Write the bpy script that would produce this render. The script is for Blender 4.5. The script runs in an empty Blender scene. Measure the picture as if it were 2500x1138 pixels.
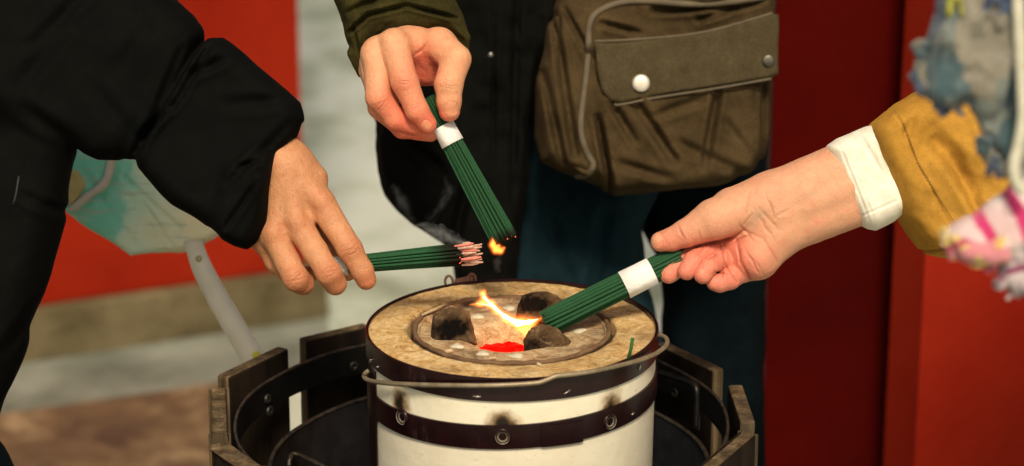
import bpy, bmesh, math, random
import numpy as np
from mathutils import Vector, Matrix
random.seed(7); np.random.seed(7)
SC = bpy.context.scene
COL = SC.collection

# ------------------------------------------------------------------ camera, sky, sun, exposure
FPX = 6250.0; CX, CY = 1250.0, 569.0           # focal length in pixels of the 2500 px photograph
DIST = 2.016; PITCH = math.radians(17.9)
TOPZ = 0.72                                    # height of the brazier's top
ELEV = PITCH + math.atan(231 / FPX)
CAM = np.array([0.0, -DIST * math.cos(ELEV), TOPZ + DIST * math.sin(ELEV)])
cd = bpy.data.cameras.new('camera'); cam = bpy.data.objects.new('camera', cd); COL.objects.link(cam)
cam.location = CAM; cam.rotation_euler = (math.pi / 2 - PITCH, 0, 0)
cd.sensor_width = 36.0; cd.lens = 36.0 * FPX / 2500.0; cd.clip_start = 0.05; cd.clip_end = 500
cd.dof.use_dof = True; cd.dof.focus_distance = DIST - 0.01; cd.dof.aperture_fstop = 5.0
SC.camera = cam
RT = np.array([1.0, 0, 0]); FW = np.array([0, math.cos(PITCH), -math.sin(PITCH)]); UP = np.array([0, math.sin(PITCH), math.cos(PITCH)])
PX = DIST / FPX                                # metres per photograph pixel at the brazier

SUN_EL, SUN_AZ = math.radians(50), math.radians(4)     # azimuth measured from the camera side (-Y) towards +X
w = bpy.data.worlds.new("World"); SC.world = w; w.use_nodes = True
nt = w.node_tree; bg = nt.nodes['Background']; sky = nt.nodes.new('ShaderNodeTexSky')
sky.sky_type = 'NISHITA'; sky.sun_disc = False; sky.sun_elevation = SUN_EL; sky.sun_rotation = math.pi - SUN_AZ
sky.dust_density = 6.0; sky.air_density = 1.0; sky.ozone_density = 0.6
tint = nt.nodes.new('ShaderNodeMix'); tint.data_type = 'RGBA'; tint.blend_type = 'MULTIPLY'; tint.inputs[0].default_value = 1.0; tint.inputs[7].default_value = (1.0, .96, .82, 1)
nt.links.new(sky.outputs[0], tint.inputs[6]); nt.links.new(tint.outputs[2], bg.inputs[0]); bg.inputs[1].default_value = 0.05
sl = bpy.data.lights.new('sun', 'SUN'); so = bpy.data.objects.new('sun', sl); COL.objects.link(so)
sl.energy = 2.0; sl.angle = math.radians(12); sl.color = (1.0, 0.85, 0.64)
sd = Vector((math.sin(SUN_AZ) * math.cos(SUN_EL), -math.cos(SUN_AZ) * math.cos(SUN_EL), math.sin(SUN_EL)))
so.rotation_euler = sd.to_track_quat('Z', 'Y').to_euler(); so.location = (0, -2, 4)
SC.view_settings.view_transform = 'Standard'; SC.view_settings.look = 'None'
SC.view_settings.gamma = 1.0; SC.view_settings.exposure = 0.80
SC.cycles.volume_step_rate = 1.0; SC.cycles.max_bounces = 6; SC.cycles.transparent_max_bounces = 24

# ------------------------------------------------------------------ placing helpers
def ray(px, py):
    d = RT * (px - CX) / FPX - UP * (py - CY) / FPX + FW
    return d
def on_z(px, py, z):
    d = ray(px, py); t = (z - CAM[2]) / d[2]; return CAM + d * t
def on_y(px, py, y):
    d = ray(px, py); t = (y - CAM[1]) / d[1]; return CAM + d * t
def on_cyl(px, py, R, cx=0.0, cy=0.0, far=False):
    d = ray(px, py); o = CAM - np.array([cx, cy, 0])
    a = d[0]**2 + d[1]**2; b = 2 * (o[0]*d[0] + o[1]*d[1]); c = o[0]**2 + o[1]**2 - R*R
    q = max(b*b - 4*a*c, 0.0); t = (-b + (1 if far else -1) * math.sqrt(q)) / (2*a); return CAM + d * t
def J(px, py, w, r=None):                      # photograph pixel + depth (w, in brazier-distance pixels) -> local frame
    k = 1 + w / FPX
    p = [CX + (px - CX) * k, CY + (py - CY) * k, w]
    return p if r is None else p + [r * k]
def loc2world(v):                              # (u, v, w) frame -> world metres
    v = np.asarray(v, dtype=np.float64)
    return CAM + FW * DIST + (v[..., 0:1] - CX) * PX * RT - (v[..., 1:2] - CY) * PX * UP + v[..., 2:3] * PX * FW

# ------------------------------------------------------------------ object helpers
WLOC = {}
def make(name, verts, faces, mat=None, parent=None, smooth=True, origin=None, attrs=None, uv=None):
    verts = np.asarray(verts, dtype=np.float64)
    if origin is None:
        mn, mx = verts.min(0), verts.max(0); origin = np.array([(mn[0]+mx[0])/2, (mn[1]+mx[1])/2, mn[2]])
    origin = np.asarray(origin, dtype=float)
    me = bpy.data.meshes.new(name)
    me.from_pydata((verts - origin).tolist(), [], faces if isinstance(faces, list) else faces.tolist())
    if smooth: me.polygons.foreach_set('use_smooth', [True] * len(me.polygons))
    if attrs:
        for k, a in attrs.items():
            at = me.attributes.new(k, 'FLOAT', 'POINT'); at.data.foreach_set('value', np.asarray(a, dtype=np.float32).ravel())
    me.update()
    o = bpy.data.objects.new(name, me); COL.objects.link(o)
    if mat is not None:
        for m in (mat if isinstance(mat, (list, tuple)) else [mat]): me.materials.append(m)
    WLOC[o.name] = origin
    if parent is not None:
        o.parent = parent; o.location = origin - WLOC[parent.name]
    else: o.location = origin
    return o
def empty(name, loc):
    o = bpy.data.objects.new(name, None); COL.objects.link(o); o.empty_display_size = .05
    o.location = loc; WLOC[o.name] = np.asarray(loc, dtype=float); return o
def tag(o, label=None, cat=None, group=None, kind=None):
    if label: o['label'] = label
    if cat: o['category'] = cat
    if group: o['group'] = group
    if kind: o['kind'] = kind
    return o

class MB:
    def __init__(s): s.v = []; s.f = []
    def add(s, v, f):
        b = len(s.v); s.v += [list(map(float, x)) for x in v]; s.f += [[i + b for i in q] for q in f]; return s
    def box(s, c, size, rz=0.0, bevel=0.0):
        bm = bmesh.new(); bmesh.ops.create_cube(bm, size=1)
        for v in bm.verts: v.co = Vector((v.co.x*size[0], v.co.y*size[1], v.co.z*size[2]))
        if bevel: bmesh.ops.bevel(bm, geom=bm.edges[:], offset=bevel, segments=2, affect='EDGES', profile=.6)
        R = Matrix.Rotation(rz, 4, 'Z')
        for v in bm.verts: v.co = R @ v.co + Vector(c)
        bm.verts.index_update()
        s.add([v.co for v in bm.verts], [[v.index for v in f.verts] for f in bm.faces]); bm.free(); return s
    def tube(s, pts, r, n=10, cap=True, closed=False):
        pts = [Vector(p) for p in pts]; m = len(pts); rs = r if isinstance(r, (list, tuple)) else [r]*m
        t0 = (pts[1]-pts[0]).normalized(); up = t0.orthogonal().normalized(); vs = []
        for i, p in enumerate(pts):
            if closed: t = (pts[(i+1) % m]-pts[i-1]).normalized()
            else: t = (pts[min(i+1, m-1)]-pts[max(i-1, 0)]).normalized()
            up = (up - t*up.dot(t)).normalized(); sd = t.cross(up)
            for k in range(n):
                a = 2*math.pi*k/n; vs.append(p + (up*math.cos(a)+sd*math.sin(a))*rs[i])
        fs = []
        for i in range(m if closed else m-1):
            for k in range(n):
                a, b = i*n, ((i+1) % m)*n; fs.append([a+k, a+(k+1) % n, b+(k+1) % n, b+k])
        if cap and not closed: fs.append(list(range(n))[::-1]); fs.append([(m-1)*n+k for k in range(n)])
        return s.add(vs, fs)
    def lathe(s, prof, n=128, c=(0, 0), closed=False, tilt=0.0):
        vs = []; m = len(prof)
        for r, z in prof:
            for k in range(n):
                a = 2*math.pi*k/n; vs.append((c[0]+r*math.cos(a), c[1]+r*math.sin(a), z + tilt*r*math.cos(a)))
        fs = []
        for i in range(m if closed else m-1):
            for k in range(n):
                j = (i+1) % m; fs.append([i*n+k, i*n+(k+1) % n, j*n+(k+1) % n, j*n+k])
        return s.add(vs, fs)
    def quadstrip(s, A, B):
        vs = list(A)+list(B); n = len(A)
        return s.add(vs, [[i, i+1, n+i+1, n+i] for i in range(n-1)])
    def build(s, name, mat, parent=None, smooth=True, origin=None, fix=True):
        o = make(name, s.v, s.f, mat, parent, smooth, origin)
        if fix:
            bm = bmesh.new(); bm.from_mesh(o.data); bmesh.ops.recalc_face_normals(bm, faces=bm.faces[:]); bm.to_mesh(o.data); bm.free()
        return o
def autosmooth(o, ang=40):
    me = o.data; bm = bmesh.new(); bm.from_mesh(me)
    for e in bm.edges:
        if len(e.link_faces) == 2 and e.calc_face_angle(0) > math.radians(ang): e.smooth = False
    bm.to_mesh(me); bm.free(); return o

# ------------------------------------------------------------------ implicit surfaces (numpy)
_H = np.random.RandomState(3).rand(64, 64, 64).astype(np.float32)
def vnoise(u, v, w, s):
    u, v, w = np.broadcast_arrays(np.float32(u)/s, np.float32(v)/s, np.float32(w)/s)
    i, j, k = np.floor(u).astype(np.int32), np.floor(v).astype(np.int32), np.floor(w).astype(np.int32)
    a, b, c = u-i, v-j, w-k; a, b, c = a*a*(3-2*a), b*b*(3-2*b), c*c*(3-2*c)
    out = 0
    for di in (0, 1):
        for dj in (0, 1):
            for dk in (0, 1):
                out = out + _H[(i+di) & 63, (j+dj) & 63, (k+dk) & 63] * (a if di else 1-a)*(b if dj else 1-b)*(c if dk else 1-c)
    return out*2-1
def smin(a, b, k):
    h = np.clip(.5+.5*(b-a)/k, 0, 1); return b+(a-b)*h-k*h*(1-h)
def cone(a, b, ra=None, rb=None):              # tapered capsule between joints (u,v,w,r)
    a = list(a); b = list(b); ra = a[3] if ra is None else ra; rb = b[3] if rb is None else rb
    pa = np.array(a[:3], np.float32); ba = np.array(b[:3], np.float32)-pa; L2 = float((ba**2).sum())+1e-6
    def f(U, V, W):
        x, y, z = U-pa[0], V-pa[1], W-pa[2]
        t = np.clip((x*ba[0]+y*ba[1]+z*ba[2])/L2, 0, 1)
        dx, dy, dz = x-ba[0]*t, y-ba[1]*t, z-ba[2]*t
        return np.sqrt(dx*dx+dy*dy+dz*dz)-(ra+(rb-ra)*t)
    f.lo = np.minimum(pa-ra, pa+ba-rb); f.hi = np.maximum(pa+ra, pa+ba+rb); return f
def ell(c, r):
    c = np.array(c[:3], np.float32); r = np.array(r, np.float32)
    def f(U, V, W):
        q = np.sqrt(((U-c[0])/r[0])**2+((V-c[1])/r[1])**2+((W-c[2])/r[2])**2); return (q-1)*r.min()
    f.lo = c-r; f.hi = c+r; return f
def union(fs, k):
    def f(U, V, W):
        d = fs[0](U, V, W)
        for g in fs[1:]: d = smin(d, g(U, V, W), k) if k > 0 else np.minimum(d, g(U, V, W))
        return d
    f.lo = np.min([g.lo for g in fs], 0); f.hi = np.max([g.hi for g in fs], 0); return f
def poly2(pts):
    P = np.array(pts, np.float32)
    def f(U, V):
        U, V = np.broadcast_arrays(U, V); d = np.full(U.shape, 1e12, np.float32); s = np.ones(U.shape, np.float32)
        n = len(P)
        for i in range(n):
            a, b = P[i], P[i-1]; ex, ey = b[0]-a[0], b[1]-a[1]; wx, wy = U-a[0], V-a[1]
            t = np.clip((wx*ex+wy*ey)/(ex*ex+ey*ey+1e-9), 0, 1); bx, by = wx-ex*t, wy-ey*t
            d = np.minimum(d, bx*bx+by*by)
            c1 = V >= a[1]; c2 = V < b[1]; c3 = ex*wy > ey*wx
            s = np.where((c1 & c2 & c3) | (~c1 & ~c2 & ~c3), -s, s)
        return s*np.sqrt(d)
    return f
def slab(pts, w0, T, R, tilt=(0, 0)):          # an outline given real thickness with rounded rims
    k = 1+w0/FPX; pp = [(CX+(x-CX)*k, CY+(y-CY)*k) for x, y in pts]; g = poly2(pp)
    P = np.array(pp); c = P.mean(0)
    def f(U, V, W):
        a = np.maximum(R+g(U, V), 0); wc = w0+tilt[0]*(U-c[0])+tilt[1]*(V-c[1])
        return np.sqrt(a*a+((W-wc)*(R/T))**2)-R
    ex = abs(tilt[0])*np.ptp(P[:, 0])/1.5+abs(tilt[1])*np.ptp(P[:, 1])/1.5
    f.lo = np.array([P[:, 0].min(), P[:, 1].min(), w0-T-ex]); f.hi = np.array([P[:, 0].max(), P[:, 1].max(), w0+T+ex]); return f
def nets(fn, lo, hi, h):
    lo = np.asarray(lo, float)-3*h; hi = np.asarray(hi, float)+3*h; n = np.ceil((hi-lo)/h).astype(int)+1
    ax = [(lo[i]+h*np.arange(n[i])).astype(np.float32) for i in range(3)]
    F = np.empty(tuple(n), np.float32); st = max(1, int(1.2e6/(n[1]*n[2])))
    for i in range(0, n[0], st):
        F[i:i+st] = fn(ax[0][i:i+st, None, None], ax[1][None, :, None], ax[2][None, None, :])
    S = F < 0
    c = [S[dx:n[0]-1+dx, dy:n[1]-1+dy, dz:n[2]-1+dz] for dx in (0, 1) for dy in (0, 1) for dz in (0, 1)]
    anyi = c[0].copy(); alli = c[0].copy()
    for q in c[1:]: anyi |= q; alli &= q
    I = np.argwhere(anyi & ~alli); idx = np.full(tuple(n-1), -1, np.int64); idx[I[:, 0], I[:, 1], I[:, 2]] = np.arange(len(I))
    acc = np.zeros((len(I), 3)); cnt = np.zeros(len(I))
    cor = [(dx, dy, dz) for dx in (0, 1) for dy in (0, 1) for dz in (0, 1)]
    for p in cor:
        for a in range(3):
            if p[a] == 0:
                q = list(p); q[a] = 1
                f0 = F[I[:, 0]+p[0], I[:, 1]+p[1], I[:, 2]+p[2]]; f1 = F[I[:, 0]+q[0], I[:, 1]+q[1], I[:, 2]+q[2]]
                m = (f0 < 0) != (f1 < 0); t = np.where(m, f0/np.where(m, f0-f1, 1), 0)
                pt = np.repeat(np.array(p, float)[None], len(I), 0); pt[:, a] += t
                acc[m] += pt[m]; cnt += m
    V = lo+h*(I+acc/cnt[:, None]); Q = []
    for a in range(3):
        b, c2 = (a+1) % 3, (a+2) % 3
        s0 = [slice(1, n[k]-1) for k in range(3)]; s1 = list(s0); s0[a] = slice(0, n[a]-1); s1[a] = slice(1, n[a])
        A, B = S[tuple(s0)], S[tuple(s1)]
        for flip, M in ((False, A & ~B), (True, ~A & B)):
            E = np.argwhere(M)
            if not len(E): continue
            E = E+np.array([0 if k == a else 1 for k in range(3)])
            def cell(db, dc):
                e = E.copy(); e[:, b] += db; e[:, c2] += dc; return idx[e[:, 0], e[:, 1], e[:, 2]]
            q = np.stack([cell(-1, -1), cell(0, -1), cell(0, 0), cell(-1, 0)], 1)
            Q.append(q[:, ::-1] if flip else q)
    Q = np.concatenate(Q); Q = Q[(Q >= 0).all(1)]
    # one light relaxing pass
    m = len(V); sm = np.zeros((m, 3)); ct = np.zeros(m)
    for k in range(4):
        np.add.at(sm, Q[:, k], V[Q[:, (k+1) % 4]]); np.add.at(ct, Q[:, k], 1)
        np.add.at(sm, Q[:, k], V[Q[:, (k+3) % 4]]); np.add.at(ct, Q[:, k], 1)
    V = V*.6+.4*sm/np.maximum(ct, 1)[:, None]
    return V, Q
def implicit(name, fn, h, mat, parent=None, attr=None, pad=0):
    V, Q = nets(fn, fn.lo-pad, fn.hi+pad, h)
    at = attr(V[:, 0], V[:, 1], V[:, 2]) if attr else None
    return make(name, loc2world(V), Q, mat, parent, attrs=at)

# ------------------------------------------------------------------ material helpers
def newmat(name):
    m = bpy.data.materials.new(name); m.use_nodes = True; return m, m.node_tree, m.node_tree.nodes['Principled BSDF']
def node(nt, t, **kw):
    n = nt.nodes.new(t)
    for k, v in kw.items():
        if k.startswith('i_'): n.inputs[k[2:].replace('_', ' ')].default_value = v
        else: setattr(n, k, v)
    return n
def noise(nt, scale, detail=6, rough=.6, vec=None, dist=0.0):
    n = node(nt, 'ShaderNodeTexNoise'); n.inputs['Scale'].default_value = scale; n.inputs['Detail'].default_value = detail
    n.inputs['Roughness'].default_value = rough; n.inputs['Distortion'].default_value = dist
    if vec is not None: nt.links.new(vec, n.inputs['Vector'])
    return n
def ramp(nt, src, stops):
    r = node(nt, 'ShaderNodeValToRGB'); e = r.color_ramp.elements
    while len(e) < len(stops): e.new(0.5)
    for i, (p, c) in enumerate(stops):
        e[i].position = p; e[i].color = (c[0], c[1], c[2], 1) if len(c) == 3 else c
    nt.links.new(src, r.inputs[0]); return r.outputs[0]
def mix(nt, fac, a, b, blend='MIX'):
    m = node(nt, 'ShaderNodeMix', data_type='RGBA', blend_type=blend)
    for s, v in ((m.inputs[0], fac), (m.inputs[6], a), (m.inputs[7], b)):
        if hasattr(v, 'is_output') or isinstance(v, bpy.types.NodeSocket): nt.links.new(v, s)
        elif isinstance(v, (int, float)): s.default_value = v
        else: s.default_value = (v[0], v[1], v[2], 1)
    return m.outputs[2]
def math_(nt, op, a, b=0.0, clamp=False):
    m = node(nt, 'ShaderNodeMath', operation=op, use_clamp=clamp)
    for s, v in ((m.inputs[0], a), (m.inputs[1], b)):
        if isinstance(v, bpy.types.NodeSocket): nt.links.new(v, s)
        else: s.default_value = v
    return m.outputs[0]
def coord(nt, scale=(1, 1, 1), rot=(0, 0, 0), kind='Object'):
    tc = node(nt, 'ShaderNodeTexCoord'); mp = node(nt, 'ShaderNodeMapping')
    mp.inputs['Scale'].default_value = scale; mp.inputs['Rotation'].default_value = rot
    nt.links.new(tc.outputs[kind], mp.inputs[0]); return mp.outputs[0]
def bump(nt, b, h, strength, dist, prev=None):
    n = node(nt, 'ShaderNodeBump'); n.inputs['Strength'].default_value = strength; n.inputs['Distance'].default_value = dist
    nt.links.new(h, n.inputs['Height'])
    if prev is not None: nt.links.new(prev, n.inputs['Normal'])
    nt.links.new(n.outputs[0], b.inputs['Normal']); return n.outputs[0]
def simple(name, ca, cb, scale, rough=.6, bs=0, bd=.001, metal=0.0, stretch=(1, 1, 1), lo=.35, hi=.65, rot=(0, 0, 0), spec=.5, sheen=0):
    m, nt, b = newmat(name); vec = coord(nt, stretch, rot)
    n = noise(nt, scale, 8, .65, vec); nt.links.new(ramp(nt, n.outputs[0], [(lo, ca), (hi, cb)]), b.inputs['Base Color'])
    b.inputs['Roughness'].default_value = rough; b.inputs['Metallic'].default_value = metal; b.inputs['Specular IOR Level'].default_value = spec
    if sheen: b.inputs['Sheen Weight'].default_value = sheen
    if bs:
        n2 = noise(nt, scale*3, 8, .7, vec); bump(nt, b, n2.outputs[0], bs, bd)
    return m
def attr_(nt, name):
    a = node(nt, 'ShaderNodeAttribute'); a.attribute_name = name; return a.outputs['Fac']

def skin_mat(name, base, red, hairy=0.0):
    m, nt, b = newmat(name); vec = coord(nt)
    n = noise(nt, 60, 6, .6, vec); n2 = noise(nt, 900, 4, .6, vec)
    pale = (base[0]*1.14, base[1]*1.2, base[2]*1.22)
    c = mix(nt, ramp(nt, n.outputs[0], [(.35, (0, 0, 0)), (.7, (1, 1, 1))]), base, pale)
    c = mix(nt, math_(nt, 'MULTIPLY', n2.outputs[0], .4), c, tuple(x*.66 for x in base))
    n7 = noise(nt, 150, 6, .65, vec); c = mix(nt, ramp(nt, n7.outputs[0], [(.45, (0, 0, 0)), (.7, (.35, .35, .35))]), c, red)
    c = mix(nt, attr_(nt, 'red'), c, red)
    c = mix(nt, attr_(nt, 'vein'), c, (base[0]*.62, base[1]*.86, base[2]*.95))
    c = mix(nt, math_(nt, 'MULTIPLY', attr_(nt, 'nail'), .6), c, (base[0]*1.02, base[1]*1.0, base[2]*1.05))
    c = mix(nt, attr_(nt, 'crease'), c, (red[0]*.55, red[1]*.42, red[2]*.4))  # shade in the creases is put into the skin colour
    if hairy:
        hv = coord(nt, (1, 1, .12), (0, .6, .3)); hn = noise(nt, 420, 3, .5, hv, 1.2)
        hf = ramp(nt, hn.outputs[0], [(.60, (0, 0, 0)), (.68, (1, 1, 1))])
        c = mix(nt, math_(nt, 'MULTIPLY', hf, math_(nt, 'MULTIPLY', attr_(nt, 'hair'), hairy)), c, (.26, .13, .07))
    nt.links.new(c, b.inputs['Base Color'])
    rg = node(nt, 'ShaderNodeMapRange'); nt.links.new(attr_(nt, 'nail'), rg.inputs[0]); rg.inputs[3].default_value = .52; rg.inputs[4].default_value = .3
    nt.links.new(rg.outputs[0], b.inputs['Roughness'])
    b.inputs['Subsurface Weight'].default_value = .22; b.inputs['Subsurface Radius'].default_value = (1.0, .35, .18); b.inputs['Subsurface Scale'].default_value = .006
    b.inputs['Specular IOR Level'].default_value = .42
    v = node(nt, 'ShaderNodeTexVoronoi'); v.inputs['Scale'].default_value = 900; nt.links.new(vec, v.inputs['Vector'])
    p = bump(nt, b, v.outputs['Distance'], .4, .0008)
    n3 = noise(nt, 260, 6, .65, coord(nt, (1, 1, .5))); bump(nt, b, n3.outputs[0], .55, .0016, p)
    return m
def cloth_mat(name, ca, cb, rough=.85, weave=1500, wb=.3, fold=18, fb=.5, fd=.006, sheen=.2, spec=.25, detail=5, grain=.3):
    m, nt, b = newmat(name); vec = coord(nt)
    n = noise(nt, 25, 6, .6, vec); nt.links.new(ramp(nt, n.outputs[0], [(.3, ca), (.7, cb)]), b.inputs['Base Color'])
    b.inputs['Roughness'].default_value = rough; b.inputs['Specular IOR Level'].default_value = spec
    g_ = noise(nt, 620, 3, .7, vec); g2 = noise(nt, 90, 5, .6, vec); gm = math_(nt, 'MULTIPLY', ramp(nt, g_.outputs[0], [(.3, (1-grain,)*3), (.7, (1+grain,)*3)]), ramp(nt, g2.outputs[0], [(.3, (.82, .82, .82)), (.7, (1.12, 1.12, 1.12))])); lk = b.inputs['Base Color'].links[0].from_socket
    vm = node(nt, 'ShaderNodeVectorMath', operation='SCALE'); nt.links.new(lk, vm.inputs[0]); nt.links.new(gm, vm.inputs['Scale']); nt.links.new(vm.outputs[0], b.inputs['Base Color'])
    b.inputs['Sheen Weight'].default_value = sheen; b.inputs['Sheen Roughness'].default_value = .5; b.inputs['Sheen Tint'].default_value = (cb[0]*2, cb[1]*2, cb[2]*2, 1)
    wv = noise(nt, weave, 2, .5, vec); p = bump(nt, b, wv.outputs[0], wb, .0004)
    fn = noise(nt, fold, detail, .55, vec, .8); bump(nt, b, fn.outputs[0], fb, fd, p)
    return m

M = {}
M['skin_a'] = skin_mat('skin_tan', (.54, .255, .125), (.46, .14, .065), .6)
M['skin_b'] = skin_mat('skin_pink', (.66, .33, .18), (.66, .16, .095))
M['skin_c'] = skin_mat('skin_pale', (.62, .32, .19), (.66, .21, .14))
M['puffer'] = cloth_mat('black_puffer', (.0014, .0019, .0018), (.0032, .0032, .0026), .85, 2200, .2, 7, .3, .010, .03, .07)
M['black_coat'] = cloth_mat('black_coat', (.0020, .0024, .0020), (.0042, .0042, .0032), .9, 900, .3, 5, .25, .012, .0, .08)
M['olive'] = cloth_mat('olive_sleeve', (.022, .020, .006), (.046, .038, .011), .95, 1100, .3, 10, .35, .006, .1, .08)
M['jeans'] = cloth_mat('teal_jeans', (.004, .014, .020), (.008, .026, .036), .9, 900, .3, 4, .4, .015, .0, .1)
M['dark_trousers_shaded_leg'] = cloth_mat('dark_trousers_shaded_leg', (.001, .003, .004), (.002, .006, .008), .9, 900, .3, 4, .4, .015, .0, .05)  # left person's trousers; also the jeans leg with shade in its colour
M['canvas'] = cloth_mat('brown_canvas', (.034, .023, .010), (.070, .047, .021), .9, 1300, .3, 5, .3, .016, .05, .1)
M['canvas_flap'] = cloth_mat('brown_canvas_flap', (.052, .041, .021), (.070, .055, .029), .9, 1300, .3, 5, .3, .010, .05, .1)
M['piping'] = simple('bag_piping', (.085, .068, .042), (.12, .095, .058), 60, .8)
M['mustard'] = cloth_mat('mustard_cotton', (.36, .185, .028), (.43, .225, .036), .85, 1500, .3, 8, .4, .007, .1, .1, 5, .12)
M['cuff'] = cloth_mat('cream_cuff', (.74, .71, .60), (.79, .76, .66), .9, 1800, .2, 14, .15, .002, .1, .1, 5, .04)

# ------------------------------------------------------------------ ground, paving
def ground():
    m, nt, b = newmat('pale_stone'); v = coord(nt)
    n = noise(nt, 3.4, 8, .7, coord(nt, (1, .8, 1)), .6); n2 = noise(nt, 26, 6, .6, v)
    c = ramp(nt, n.outputs[0], [(.36, (.24, .27, .19)), (.46, (.45, .50, .41)), (.56, (.60, .65, .59))])
    c = mix(nt, math_(nt, 'MULTIPLY', n2.outputs[0], .35), c, (.30, .31, .27))
    nt.links.new(c, b.inputs['Base Color']); b.inputs['Roughness'].default_value = .75
    bump(nt, b, n2.outputs[0], .4, .01)
    g = MB().add([(-60, -20, 0), (60, -20, 0), (60, 120, 0), (-60, 120, 0)], [[0, 1, 2, 3]]).build('ground', m, smooth=False, fix=False)
    tag(g, 'pale grey stone ground reaching far behind the people', kind='structure')
    m2, nt, b = newmat('brown_stone'); v = coord(nt)
    n = noise(nt, 6, 7, .7, v, .5); n2 = noise(nt, 13, 8, .7, v, .8)
    c = ramp(nt, n.outputs[0], [(.35, (.050, .024, .012)), (.5, (.15, .095, .045)), (.62, (.30, .215, .12))])
    c = mix(nt, ramp(nt, n2.outputs[0], [(.42, (0, 0, 0)), (.6, (.8, .8, .8))]), c, (.085, .045, .022))
    nt.links.new(c, b.inputs['Base Color']); b.inputs['Roughness'].default_value = .8; bump(nt, b, n2.outputs[0], .5, .01)
    A = on_z(-700, 1075, 0.03); B = on_z(372, 957, 0.03); C2 = on_z(560, 930, 0.03)
    d = (C2-B); d /= np.linalg.norm(d); E = B+d*0.13; S = B-d*3.0; nrm = np.array([d[1], -d[0], 0])
    q = [S, E, E+nrm*2.5, S+nrm*2.5]; v8 = [p*[1, 1, 0]+[0, 0, z] for z in (0.0, 0.03) for p in q]
    MBb = MB().add(v8, [[4, 5, 6, 7], [0, 1, 5, 4], [1, 2, 6, 5], [2, 3, 7, 6], [3, 0, 4, 7]])
    gm = simple('grey_kerb_stone', (.075, .085, .065), (.24, .26, .22), 6, .85, .4, .008, lo=.3, hi=.7)
    q = [S+nrm*-.0, B+d*.30, B+d*.40-nrm*.45, S-nrm*.75]; v8 = [p*[1, 1, 0]+[0, 0, z] for z in (0.0, 0.004) for p in q]
    ks = MB().add(v8, [[4, 5, 6, 7], [0, 1, 5, 4], [1, 2, 6, 5], [2, 3, 7, 6], [3, 0, 4, 7]]).build('kerb_strip', gm, smooth=False); tag(ks, 'grey green stone strip between the brown paving and the pillar base', kind='structure')
    p = MBb.build('paving', m2, smooth=False); tag(p, 'worn brown stone paving with a low front edge', kind='structure')
ground()

def red_paint(name, a, bcol, rough=.55):
    m, nt, b = newmat(name); v = coord(nt)
    n = noise(nt, 3.0, 6, .6, v); n2 = noise(nt, 60, 8, .65, v)
    c = ramp(nt, n.outputs[0], [(.33, tuple(x*.85 for x in a)), (.62, bcol)]); c = mix(nt, math_(nt, 'MULTIPLY', n2.outputs[0], .5), c, tuple(x*.7 for x in a))
    nt.links.new(c, b.inputs['Base Color']); b.inputs['Roughness'].default_value = rough; b.inputs['Specular IOR Level'].default_value = .04
    bump(nt, b, n2.outputs[0], .2, .002); return m
M['verm'] = red_paint('vermilion_paint', (.30, .016, .006), (.39, .027, .009))
M['verm2'] = red_paint('vermilion_pillar_paint', (.27, .013, .005), (.35, .026, .010))
M['maroon'] = red_paint('shaded_red_paint', (.055, .0016, .0009), (.085, .0024, .0013))  # red darkened to carry the shade of the pillar's left face
M['plinth'] = simple('plinth_stone', (.065, .052, .024), (.20, .165, .095), 7, .9, .5, .01, spec=.1)

def oriented_box(corner_a, corner_b, depth, z0, z1, name, mat, parent, bev=.004):
    a = np.array(corner_a[:2]); b = np.array(corner_b[:2]); d = b-a; L = np.linalg.norm(d); d /= L; n = np.array([-d[1], d[0]])
    c = (a+b)/2+n*depth/2
    return autosmooth(MB().box((c[0], c[1], (z0+z1)/2), (L, depth, z1-z0), math.atan2(d[1], d[0]), bev).build(name, mat, parent))
# left vermilion pillar on its stone base
PA, PB = on_z(184, 875, 0), on_z(742, 790, 0)
d = (PB-PA)/np.linalg.norm(PB-PA); nrm = np.array([-d[1], d[0], 0])
PR = PB+d*0.045; PL = PR-d*0.95
t = empty('red_pillar', (PR+PL)/2); tag(t, 'wide vermilion pillar on a stone base, behind the left jacket and plastic bag', 'pillar')
oriented_box(PL, PR, .95, 0, .085, 'stone_base', M['plinth'], t, .008)
WR = on_y(729, 300, (PR+nrm*.03)[1]); WRb = PR+nrm*.02-d*(.031)
oriented_box(PL+nrm*.02+d*.05, WRb, .8, .0855, 3.2, 'painted_shaft', M['verm'], t, .01)
# right: pillar face with shade put into its dark red, then the bright pillar
def vcorner(px, py, Y): return on_y(px, py, Y)
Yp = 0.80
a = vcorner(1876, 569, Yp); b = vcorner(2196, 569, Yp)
t = empty('shaded_face', ((a+b)/2)*[1, 1, 0]); tag(t, 'red pillar face with shade put into its dark colour, between the canvas bag and the bright red pillar', 'pillar face')
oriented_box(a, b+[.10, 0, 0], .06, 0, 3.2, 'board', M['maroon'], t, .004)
a1 = vcorner(2184, 569, Yp-.055); b1 = vcorner(2262, 569, Yp-.11); c1 = vcorner(3300, 569, Yp-.19)
t = empty('bright_pillar', ((b1+c1)/2)*[1, 1, 0]); tag(t, 'bright vermilion pillar behind the mustard sleeve and scarf', 'pillar')
mb = MB(); pts = [a1, b1, c1, c1+[0, .5, 0], a1+[.02, .045, 0]]
vs = [[p[0], p[1], z] for z in (0, 3.2) for p in pts]
mb.add(vs, [[i, (i+1) % 5, (i+1) % 5+5, i+5] for i in range(5)]+[[4, 3, 2, 1, 0], [5, 6, 7, 8, 9]])
mb.build('painted_shaft', M['verm2'], t, smooth=False)

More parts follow.
